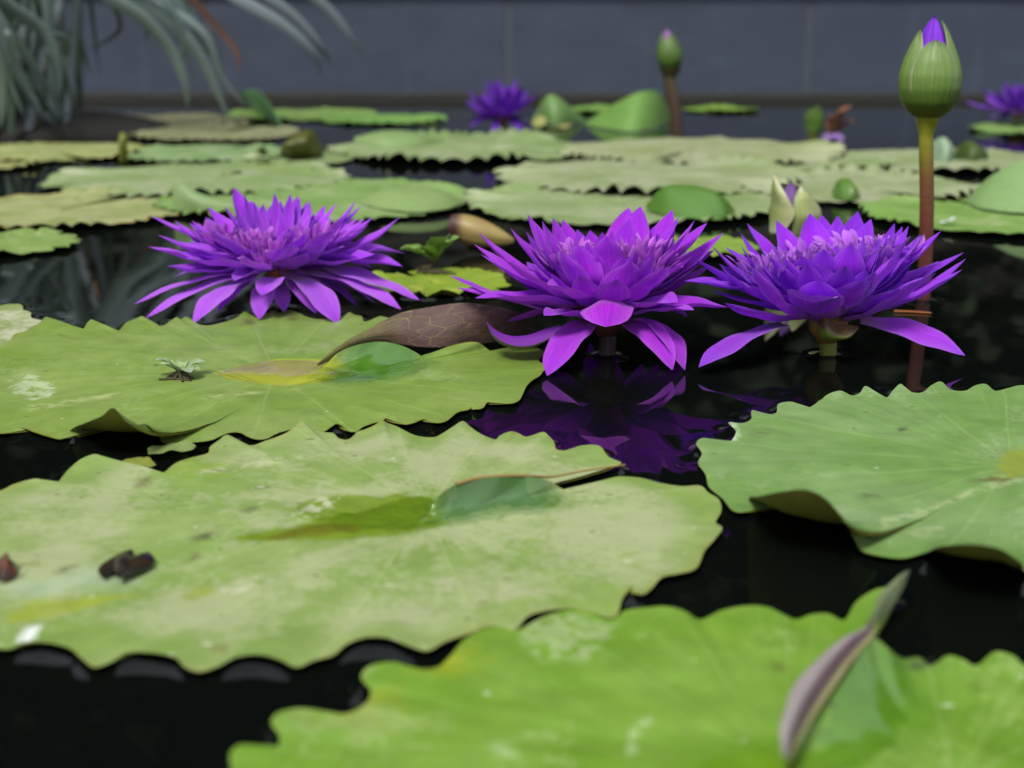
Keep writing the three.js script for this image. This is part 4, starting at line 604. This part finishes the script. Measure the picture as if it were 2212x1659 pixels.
// ------------------------------------------------------------------ buds
function bud(s) {
  const C = s.base, k = s.scale, o = thing('lily_bud', s.label, 'bud', V(s.foot.x, 0, s.foot.z), 'closed lily buds on upright stems');
  const prof = (t) => k * ramp([[0, [0.0085]], [0.05, [0.0135]], [0.14, [0.0182]], [0.28, [0.0208]], [0.42, [0.0205]], [0.56, [0.0178]], [0.7, [0.0138]], [0.84, [0.0092]], [0.93, [0.0055]], [1, [0.0006]]].map(([a, b]) => [a, [b[0] * 0.9, 0, 0]]), t)[0];
  const L = 0.068 * k, axis = s.tilt ?? V(0, 1, 0), tipBend = s.tip ?? -0.002;
  const at = (t, a, dr) => { const r = prof(t) + dr; return V(C.x + Math.cos(a) * r + tipBend * t * t, C.y + L * t, C.z + Math.sin(a) * r); };
  const core = gridGeo(30, 28, (u, v) => at(0.06 + u * 0.94, v * 6.28318, -0.0016 * k + 0.0007 * k * Math.sin(v * 6.28318 * 5 + u * 3)), () => s.petalColor);
  part('petals', rel(core, o), petalMat({ transmission: 0 }), o);
  let si = 0; for (const [a, half0, top, cols] of s.sepals) { const half = half0 * 1.14, over = (si++ % 2) * 0.0011 * k + (si === 4 ? 0.0006 * k : 0);
    const g = gridGeo(26, 14, (u, v) => {
      const t = u * top, x = (v - 0.5) * 2, w = half * (u < 0.6 ? 1 : Math.sqrt(Math.max(0, 1 - Math.pow((u - 0.6) / 0.4, 2.2)))), lift = 0.0012 * k * (1 - x * x) + 0.0007 * k + 0.0006 * k * Math.sin(u * Math.PI) - 0.0004 * k * Math.exp(-Math.pow((Math.abs(x) - 0.5) * 9, 2)) + over * Math.sin(Math.PI * Math.min(1, u * 1.3) * 0.5);
      return at(t, a + x * w, lift);
    }, (u, v) => { const e = Math.abs(v - 0.5) * 2; let c = ramp(cols || [[0, [0.2, 0.22, 0.015]], [0.15, [0.075, 0.14, 0.012]], [0.55, [0.15, 0.25, 0.045]], [0.88, [0.17, 0.26, 0.07]], [1, [0.08, 0.13, 0.03]]], u); return mixc(c, s.margin ?? [0.34, 0.33, 0.2], sstep(0.86, 0.98, e) * 0.85 * sstep(0.1, 0.4, u)); });
    part('sepal', rel(g, o), new THREE.MeshPhysicalMaterial({ vertexColors: true, map: rep(petalMap, 1, 1), roughness: 0.36, side: THREE.DoubleSide, bumpMap: petalBump, bumpScale: 0.0006 }), o);
  }
  const n = C.clone().add(V(0, 0.004 * k, 0));
  part('stem', rel(tubeGeo([n, C.clone().add(V(0, -0.012 * k, 0)), C.clone().lerp(s.foot, 0.5).add(V(0.001, 0, 0)), V(s.foot.x, 0, s.foot.z), V(s.foot.x - 0.001, -0.08, s.foot.z)], s.stemR * 1.0, s.stemR * 1.05, 14, 60, (t) => ramp(s.stemColors, t), (t) => 1 + 0.85 * sstep(0.085, 0.0, t)), o), new THREE.MeshPhysicalMaterial({ vertexColors: true, roughness: 0.4, map: rep(leafMottle, 1, 6), bumpMap: rep(leafGrain, 1, 8), bumpScale: 0.0004 }), o);
  for (let i = 0; i < 30; i++) { const a = i / 30 * 6.2832; menisci.push([s.foot.x + s.stemR * Math.cos(a), s.foot.z + s.stemR * Math.sin(a), 0.0018]); }
}
const stemTall = [[0, [0.22, 0.24, 0.012]], [0.1, [0.2, 0.2, 0.012]], [0.22, [0.15, 0.06, 0.02]], [0.42, [0.105, 0.022, 0.016]], [1, [0.05, 0.012, 0.011]]];
{
  const foot = onPlane(1994, 650, 0), base = atZ(2004, 252, foot.z);
  bud({ label: 'tall green bud with a violet tip on a red-brown stem at right', base, foot, scale: 1.0, stemR: 0.0049, tip: -0.001, petalColor: [0.19, 0.03, 0.55], stemColors: stemTall, sepals: [[-1.57, 0.75, 0.93], [3.02, 0.72, 0.86], [0.3, 0.74, 0.95], [1.72, 0.72, 0.77]] });
  const f2_ = onPlane(1462, 292, 0), b2 = atZ(1447, 152, f2_.z);
  bud({ label: 'small blurred green bud on a brown stem before the wall', base: b2, foot: f2_, scale: 1.0, stemR: 0.0105, tip: -0.008, petalColor: [0.3, 0.12, 0.35], margin: [0.2, 0.26, 0.06], stemColors: [[0, [0.06, 0.05, 0.02]], [0.3, [0.06, 0.03, 0.02]], [1, [0.035, 0.018, 0.014]]], sepals: [[-1.57, 0.78, 0.9], [3.1, 0.74, 0.9], [0.2, 0.74, 0.93], [1.5, 0.74, 0.84]].map((q) => [...q, [[0, [0.04, 0.09, 0.01]], [0.3, [0.06, 0.13, 0.015]], [1, [0.1, 0.18, 0.03]]]]) });
}
{ // half-open cream bud behind the right flower: folded keeled sepals round pale violet petals
  const z = -1.12, p = atZ(1715, 520, z), o = thing('opening_bud', 'half-open cream-green bud standing behind the right flower', 'bud', V(p.x, 0, p.z)), q = (x, y, d = 0) => atZ(x, y, z + d);
  const col = (m) => (u, v) => mixc(ramp([[0, [0.27, 0.33, 0.1]], [0.5, [0.36, 0.40, 0.14]], [1, [0.46, 0.46, 0.24]]], v), [0.55, 0.53, 0.4], sstep(0.8, 1, m ? u : 1 - u) * 0.8);
  const cm = new THREE.MeshPhysicalMaterial({ vertexColors: true, roughness: 0.5, side: THREE.DoubleSide, map: rep(petalMap, 1, 1) });
  part('sepal', rel(sheet([q(1662, 500, -0.01), q(1664, 450, -0.012), q(1666, 410, -0.01), q(1671, 380, -0.004)], [q(1690, 505, 0.01), q(1716, 462, 0.018), q(1700, 425, 0.012), q(1672, 378, -0.002)], V(-0.003, 0, 0.004), 20, 10, (u, v) => col(false)(u, v)), o), cm, o);
  part('sepal', rel(sheet([q(1712, 508, 0.012), q(1714, 465, 0.014), q(1716, 430, 0.008), q(1728, 404, 0)], [q(1768, 500, -0.006), q(1774, 460, -0.008), q(1758, 430, -0.006), q(1730, 402, -0.002)], V(0.002, 0, 0.006), 20, 10, (u, v) => col(true)(u, v)), o), cm, o);
  part('sepal', rel(sheet([q(1664, 505, -0.02), q(1664, 440, -0.024), q(1690, 395, -0.015)], [q(1770, 505, -0.02), q(1772, 450, -0.02), q(1735, 405, -0.012)], V(0, 0, -0.014), 16, 10, (u, v) => col(true)(u, v)), o), cm, o);
  for (const [x, y, w] of [[1706, 392, 13], [1716, 398, 12], [1698, 404, 12]]) part('petal', rel(petalGeo(q(1706, 500), q(x, y), w / 1000, { cols: dye([0.4, 0.35, 0.5], [0.34, 0.2, 0.5], [0.25, 0.08, 0.45], [0.5, 0.4, 0.6]), cup: 0.4 }), o), PETAL, o);
  part('stem', rel(tubeGeo([q(1715, 506), q(1715, 530), V(p.x, -0.05, p.z)], 0.009, 0.005, 10, 12, undefined), o), new THREE.MeshStandardMaterial({ color: new THREE.Color().setRGB(0.2, 0.23, 0.06), roughness: 0.5, map: leafMottle }), o);
}
{ // spent bud lying on the water between the flowers
  const c = onPlane(1040, 512, 0.012), o = thing('spent_bud', 'brown and cream spent bud lying on the water beside the middle flower', 'bud', V(c.x, 0, c.z));
  const a = atZ(975, 488, c.z), b = atZ(1110, 520, c.z + 0.01), ax = b.clone().sub(a);
  for (let i = 0; i < 4; i++) {
    const th0 = i * 1.5708 + 0.5; const S = V(0, 1, 0), W = V(0, 0, 1);
    const g = gridGeo(20, 8, (u, v) => { const th = th0 + (v - 0.5) * 1.9, r = 0.0125 * (u < 0.3 ? 0.72 + 0.28 * Math.sin(u / 0.3 * 1.57) : Math.pow(Math.cos((u - 0.3) / 0.72 * 1.57), 0.8)) + 0.0008 * (1 - Math.pow((v - 0.5) * 2, 2)); return a.clone().addScaledVector(ax, u).addScaledVector(S, r * Math.sin(th)).addScaledVector(W, r * Math.cos(th)); }, (u, v) => { const k = vn(u * 4 + i * 3, v * 3), e = Math.abs(v - 0.5) * 2; return mixc(mixc([0.34, 0.27, 0.07], [0.30, 0.2, 0.07], k), [0.07, 0.025, 0.02], clamp(sstep(0.24, 0.05, u) + 0.7 * sstep(0.72, 0.95, e) + 0.3 * sstep(0.85, 1, u))); });
    part('sepal', rel(g, o), new THREE.MeshPhysicalMaterial({ vertexColors: true, roughness: 0.5, side: THREE.DoubleSide, map: petalMap }), o);
  }
  part('stalk_scar', rel(tubeGeo([a.clone().addScaledVector(ax, -0.03), a.clone().addScaledVector(ax, 0.06)], 0.008, 0.009, 10, 4), o), new THREE.MeshStandardMaterial({ color: new THREE.Color().setRGB(0.05, 0.02, 0.015), roughness: 0.7 }), o);
}
{ // withered flower far right
  const z = -depthOf(300), q = (x, y, d = 0) => atZ(x, y, z + d), p = q(1808, 300), o = thing('withered_flower', 'withered brown flower with one violet scrap before the wall', 'flower', V(p.x, 0, p.z));
  const br = dye([0.14, 0.07, 0.02], [0.2, 0.09, 0.04], [0.24, 0.11, 0.07], [0.26, 0.14, 0.08]);
  for (const [x, y, w, d] of [[1842, 228, 44, 0], [1826, 240, 40, 0.02], [1846, 262, 34, 0.01], [1790, 246, 34, -0.01]]) part('petal', rel(petalGeo(q(1800, 298), q(x, y, d), w / 1000, { cols: br, cup: 0.4, bend: 0.1 }), o), petalMat({ transmission: 0.1 }), o, 'withered brown petal');
  for (const [x, y] of [[1790, 302], [1816, 304]]) part('petal', rel(petalGeo(q(1800, 288, 0.02), q(x, y, 0.04), 0.03, { cols: dye([0.2, 0.1, 0.3], [0.35, 0.2, 0.5], [0.4, 0.25, 0.6]), cup: 0.2 }), o), PETAL, o, 'pale violet petal scrap');
  const o2 = thing('leaf_shoot', 'small green shoot left of the withered brown flower', 'leaf', V(q(1757, 300).x, 0, z));
  for (const [x, y, w] of [[1752, 232, 28], [1766, 226, 30]]) part('leaf', rel(petalGeo(q(1757, 302), q(x, y), w / 1000, { cols: dye([0.2, 0.2, 0.03], [0.08, 0.16, 0.02], [0.06, 0.13, 0.015]), cup: 0.3 }), o2), petalMat({ transmission: 0.15 }), o2);
  const o3 = thing('fallen_sepal', 'pale yellow-green sepals floating right of the far purple flower', 'leaf', q(1195, 275).setY(0));
  for (const [x, y] of [[1235, 268], [1225, 280], [1170, 250]]) part('sepal', rel(petalGeo(onPlane(1160, 276, 0.004), atZ(x, y, -depthOf(276)), 0.03, { cols: dye([0.2, 0.24, 0.05], [0.32, 0.34, 0.1], [0.42, 0.34, 0.14]), cup: 0.3 }), o3), petalMat({ transmission: 0.1 }), o3);
}
// ------------------------------------------------------------------ small floating plants, scraps, twigs
function rosette(label, at3, k, n, sd, cols, lo = 0.25, hi = 1.0) {
  srand(sd); const o = thing('water_lettuce', label, 'floating plant', V(at3.x, 0, at3.z), 'small floating rosettes');
  for (let i = 0; i < n; i++) { const a = i * 2.4 + rr(-0.3, 0.3), el = rr(lo, hi), L = k * rr(0.7, 1.15), d = V(Math.cos(a) * Math.cos(el), Math.sin(el), Math.sin(a) * Math.cos(el)); const B = at3.clone().addScaledVector(d, 0.1 * k); part('leaf', rel(petalGeo(B, B.clone().addScaledVector(d, L), L * rr(0.6, 0.8), { cols: dye(...cols), cup: 0.25, bend: rr(0.05, 0.2), sharp: 4, tone: rr(0.8, 1.2) }), o), petalMat({ transmission: 0.25 }), o); }
  const rg = mergeGeometries([0, 1, 2, 3, 4, 5, 6].map((i) => tubeGeo([at3.clone(), at3.clone().add(V(rr(-0.6, 0.6) * k, -0.2 * k, rr(0.1, 0.6) * k)), V(at3.x + rr(-0.8, 0.8) * k, 0.004, at3.z + rr(0.2, 0.8) * k)], 0.0012, 0.0006, 5, 6)));
  part('roots', rel(rg, o), new THREE.MeshStandardMaterial({ color: new THREE.Color().setRGB(0.045, 0.035, 0.015), roughness: 0.8 }), o);
}
rosette('small green water lettuce rosette left of the middle flower', onPlane(938, 566, 0.01), 0.024, 11, 61, [[0.22, 0.26, 0.04], [0.18, 0.34, 0.04], [0.28, 0.42, 0.1]]);
rosette('tiny stray rosette sitting on the big smooth pad', onPlane(388, 803, 0.007), 0.0135, 6, 62, [[0.3, 0.34, 0.12], [0.34, 0.48, 0.2], [0.5, 0.56, 0.38]], 0.05, 0.55);
{
  srand(70);
  const scrap = (label, x, y, h, w, d, rise, c, sd) => { const p = onPlane(x, y, h), o = thing('leaf_scrap_and_hole', label, 'leaf scrap', V(p.x, 0, p.z), 'dead leaf scraps on the dusty pad'); const g = gridGeo(18, 10, (u, v) => V(p.x + (u - 0.5) * w * (1 - 0.5 * Math.pow(Math.abs(v - 0.5) * 2, 2)), h + rise * Math.max(0, fbm(u * 2.2 + sd, v * 1.6, 2) - 0.2) * Math.sin(Math.PI * u) * (0.4 + 0.6 * Math.sin(Math.PI * v)) , p.z + (v - 0.5) * d + 0.2 * d * Math.sin(u * 7 + sd)), (u, v) => mixc(c, [0.014, 0.012, 0.01], sstep(0.35, 0.6, fbm(u * 5 + sd, v * 4, 3)))); part('blade', rel(g, o), new THREE.MeshPhysicalMaterial({ vertexColors: true, roughness: 0.28, side: THREE.DoubleSide }), o); };
  scrap('black crumpled sheet standing for a hole over dark water in the dusty pad', 272, 1222, 0.0045, 0.019, 0.022, 0.014, [0.03, 0.018, 0.008], 3);  // added dark sheet in place of a hole showing black water
  scrap('rusty brown curled scrap at the left edge of the dusty pad', 12, 1236, 0.0045, 0.009, 0.014, 0.014, [0.12, 0.04, 0.02], 8);
  for (const [label, x, y, a, L, c] of [['torn pale green leaf piece on the water between the two left pads', 372, 972, 0.3, 0.022, [0.2, 0.27, 0.08]], ['round yellowish leaf scrap at the back edge of the dusty pad', 300, 1002, 2.6, 0.016, [0.22, 0.25, 0.035]]]) {
    const p = onPlane(x, y, 0.0035), o = thing('leaf_piece', label, 'leaf scrap', V(p.x, 0, p.z)), d = V(Math.cos(a), 0, -Math.sin(a));
    part('blade', rel(petalGeo(p.clone().addScaledVector(d, -L / 2), p.clone().addScaledVector(d, L / 2).add(V(0, 0.001, 0)), L * 0.7, { cols: dye(c, c, c), sharp: 4, cup: 0.08, bend: 0.02, flat: true }), o), petalMat({ transmission: 0 }), o);
  }
  const twig = (label, pts, c) => { const o = thing('twig', label, 'twig', V(pts[0].x, 0, pts[0].z)); part('stalk', rel(tubeGeo(pts, 0.0007, 0.0005, 6, 14), o), new THREE.MeshStandardMaterial({ color: new THREE.Color().setRGB(...c), roughness: 0.6 }), o); };
  twig('thin orange stalk lying on the water behind the right flower', pl([[1932, 672], [1965, 673], [2012, 676]], 0.001), [0.3, 0.09, 0.012]);
  // white petal scrap on the far right pad
  const wp = onPlane(2030, 482, 0.006), wo = thing('white_scrap', 'small white petal scrap on the pad beside the tall stem', 'petal scrap', V(wp.x, 0, wp.z));
  part('blade', rel(petalGeo(wp, wp.clone().add(V(0.014, 0.006, 0.004)), 0.014, { cols: dye([0.6, 0.6, 0.62], [0.8, 0.8, 0.82], [0.75, 0.75, 0.75]), sharp: 4 }), wo), petalMat({ transmission: 0.2 }), wo);
}

// ------------------------------------------------------------------ grass clump in the far left corner
{
  const o = thing('grass_clump', 'clump of arching silver-green strap grass at the pond edge, upper left', 'grass', onPlane(60, 292, 0).setY(0)); const R = o.position; srand(81);
  const blade = (pts, w, c, nm = 'blade', lab) => {
    const cv = new THREE.CatmullRomCurve3(pts), ph = rr(0, 6);
    const g = gridGeo(22, 4, (u, v) => { const p = cv.getPoint(u), t = cv.getTangent(u), S = V(0, 0, 1).cross(t); const view = V(p.x, p.y - EYE, p.z).normalize(); S.copy(t).cross(view).normalize(); const N = S.clone().cross(t).normalize(), x = (v - 0.5) * 2, hw = 0.5 * w * Math.min(1, 0.5 + u * 2) * Math.pow(Math.max(0.001, 1 - Math.pow(u, 3)), 0.8); return p.addScaledVector(S, x * hw * Math.cos(0.5 * Math.sin(u * 3 + ph))).addScaledVector(N, hw * 0.35 * x * x + x * hw * Math.sin(0.5 * Math.sin(u * 3 + ph))); }, () => c);
    part(nm, rel(g, o), GM, o, lab);
  };
  const GM = new THREE.MeshPhysicalMaterial({ vertexColors: true, map: rep(petalMap, 1, 4), roughness: 0.5, side: THREE.DoubleSide });
  const silver = () => { const k = rr(0.85, 1.15); return [0.19 * k, 0.25 * k, 0.235 * k]; }, dark = () => { const k = rr(0.6, 1.2); return [0.03 * k, 0.056 * k, 0.028 * k]; };
  const b0 = V(R.x, 0.01, R.z);
  // visible arching blades: points in the picture with their distance
  const H = (list, z, w, c) => { const pts = list.map(([x, y], i) => atZ(x, y, -(z + 0.03 * i))); blade([b0.clone().add(V(rr(-0.08, 0.1), 0, rr(-0.05, 0.05))), ...pts], w * 1.25, c ?? silver()); if (!c) for (const e of [0]) blade([b0.clone().add(V(rr(-0.1, 0.1), 0, rr(-0.08, 0.05))), ...pts.map((q, i) => q.clone().add(V(rr(-0.02, 0.03) - 0.012 * e, rr(-0.025, 0.025) + 0.006 * i, -0.03 - 0.05 * e)))], w * rr(0.6, 1), rnd() < 0.4 ? silver() : [0.05, 0.085, 0.055]); };
  H([[-60, -80], [20, 10], [90, 60], [128, 140], [130, 212]], 2.15, 0.019); H([[-80, -40], [5, 60], [30, 140], [60, 190], [98, 262]], 2.1, 0.02); H([[-40, 60], [-6, 130], [4, 200], [2, 280]], 2.0, 0.016);
  H([[120, -140], [220, -20], [310, 40], [370, 110], [402, 190], [404, 232]], 2.2, 0.022); H([[130, -180], [270, -30], [370, 50], [430, 120], [470, 200], [496, 262]], 2.25, 0.022); H([[160, -200], [330, -60], [400, 20], [440, 90], [476, 150], [490, 195]], 2.3, 0.018, [0.18, 0.235, 0.225]);
  H([[200, -260], [420, -60], [540, 10], [620, 60], [680, 120], [696, 168]], 2.35, 0.02, [0.18, 0.22, 0.23]); H([[200, -280], [440, -110], [560, -20], [640, 40], [700, 110], [716, 140]], 2.4, 0.019, [0.18, 0.22, 0.23]); H([[240, -300], [520, -130], [650, -30], [720, 30], [764, 90], [780, 125]], 2.45, 0.018000000000000002, [0.18, 0.22, 0.23]);
  H([[40, -120], [40, -40], [60, 10], [68, 30]], 2.2, 0.012); H([[100, -160], [200, -60], [290, 0], [320, 50], [312, 90]], 2.3, 0.014, [0.11, 0.15, 0.13]); H([[-20, -100], [60, -60], [110, 10], [90, 30]], 2.2, 0.01); H([[180, -200], [300, -90], [380, -20], [420, 40]], 2.2, 0.016, [0.17, 0.225, 0.21]); H([[150, -160], [280, -80], [340, 20], [390, 90], [430, 200]], 2.35, 0.012, [0.12, 0.155, 0.15]);
  H([[100, -150], [230, -10], [260, 60], [190, 110]], 2.4, 0.012, [0.1, 0.12, 0.1]);
  { const pts = [[220, -200], [380, -40], [470, 60], [510, 110], [516, 160]].map(([x, y]) => atZ(x, y, -2.45)); blade([b0, ...pts], 0.016, [0.16, 0.06, 0.025], 'dry_blade', 'dried rusty blade among the silver ones'); }
  for (let i = 0; i < 90; i++) { const a = rr(0, 6.28), L = rr(0.08, 0.24) * (Math.cos(a) > 0.2 ? 0.5 : 1), h = rr(0.1, 0.42), bx = b0.clone().add(V(rr(-0.34, 0.02), 0, rr(-0.3, 0.1))); blade([bx, bx.clone().add(V(Math.cos(a) * L * 0.25, h * 0.7, Math.sin(a) * L * 0.2)), bx.clone().add(V(Math.cos(a) * L * 0.6, h, Math.sin(a) * L * 0.4)), bx.clone().add(V(Math.cos(a) * L, h * rr(0.1, 0.8), Math.sin(a) * L * 0.6))], rr(0.012, 0.026), rnd() < 0.08 ? [0.04, 0.07, 0.04] : dark()); }
  const soil = gridGeo(24, 10, (u, v) => V(R.x + 0.34 * Math.cos(u * 6.2832) * (1 - v) - 0.1, -0.02 + 0.07 * Math.sqrt(v) + 0.01 * fbm(u * 12, v * 5, 2), R.z - 0.12 + 0.22 * Math.sin(u * 6.2832) * (1 - v)));
  part('root_ball', rel(soil, o), new THREE.MeshStandardMaterial({ color: new THREE.Color().setRGB(0.012, 0.011, 0.009), roughness: 0.95, side: THREE.DoubleSide }), o);
}

// ------------------------------------------------------------------ water: one sheet, fine near the flowers, climbing leaf edges
{
  const axis = (a, b, fa, fb, fine, grow) => { const out = []; for (let x = fa; x <= fb + 1e-9; x += fine) out.push(x); let s = fine; for (let x = fa; x > a;) { s *= grow; x -= s; out.unshift(Math.max(a, x)); } s = fine; for (let x = fb; x < b;) { s *= grow; x += s; out.push(Math.min(b, x)); } return out; };
  const xs = axis(-4, 4, -0.42, 0.46, 0.0016, 1.06), zs = axis(-depthOf(216) - 0.04, 0.6, -0.98, -0.36, 0.0016, 1.06), NX = xs.length, NZ = zs.length, Y = new Float32Array(NX * NZ);
  const lo = (arr, v) => { let a = 0, b = arr.length; while (a < b) { const m = (a + b) >> 1; if (arr[m] < v) a = m + 1; else b = m; } return a; };
  const lam = 0.0027, reach = 0.014;
  for (const [mx, mz, h] of menisci) { const i0 = lo(xs, mx - reach), i1 = lo(xs, mx + reach), j0 = lo(zs, mz - reach), j1 = lo(zs, mz + reach); if (zs[j0] < -1.05) continue; for (let j = j0; j < j1; j++) for (let i = i0; i < i1; i++) { const d = Math.hypot(xs[i] - mx, zs[j] - mz), y = h * Math.exp(-d / lam); const k = j * NX + i; if (y > Y[k]) Y[k] = y; } }
  const P = new Float32Array(NX * NZ * 3), I = new Uint32Array((NX - 1) * (NZ - 1) * 6);
  for (let j = 0, k = 0; j < NZ; j++) for (let i = 0; i < NX; i++, k++) { const x = xs[i], z = zs[j]; P[k * 3] = x; P[k * 3 + 1] = Y[k] + 0.00007 * (fbm(x * 26, z * 26, 2) - 0.5); P[k * 3 + 2] = z; }
  for (let j = 0, k = 0; j < NZ - 1; j++) for (let i = 0; i < NX - 1; i++, k += 6) { const a = j * NX + i, b = a + NX; I[k] = a; I[k + 1] = b; I[k + 2] = a + 1; I[k + 3] = b; I[k + 4] = b + 1; I[k + 5] = a + 1; }
  const g = new THREE.BufferGeometry(); g.setAttribute('position', new THREE.BufferAttribute(P, 3)); g.setIndex(new THREE.BufferAttribute(I, 1)); g.computeVertexNormals();
  struct('water', g, new THREE.MeshPhysicalMaterial({ color: new THREE.Color().setRGB(0.0022, 0.0032, 0.0026), roughness: 0.025, ior: 1.33 }));
}
renderer.render(scene, camera);
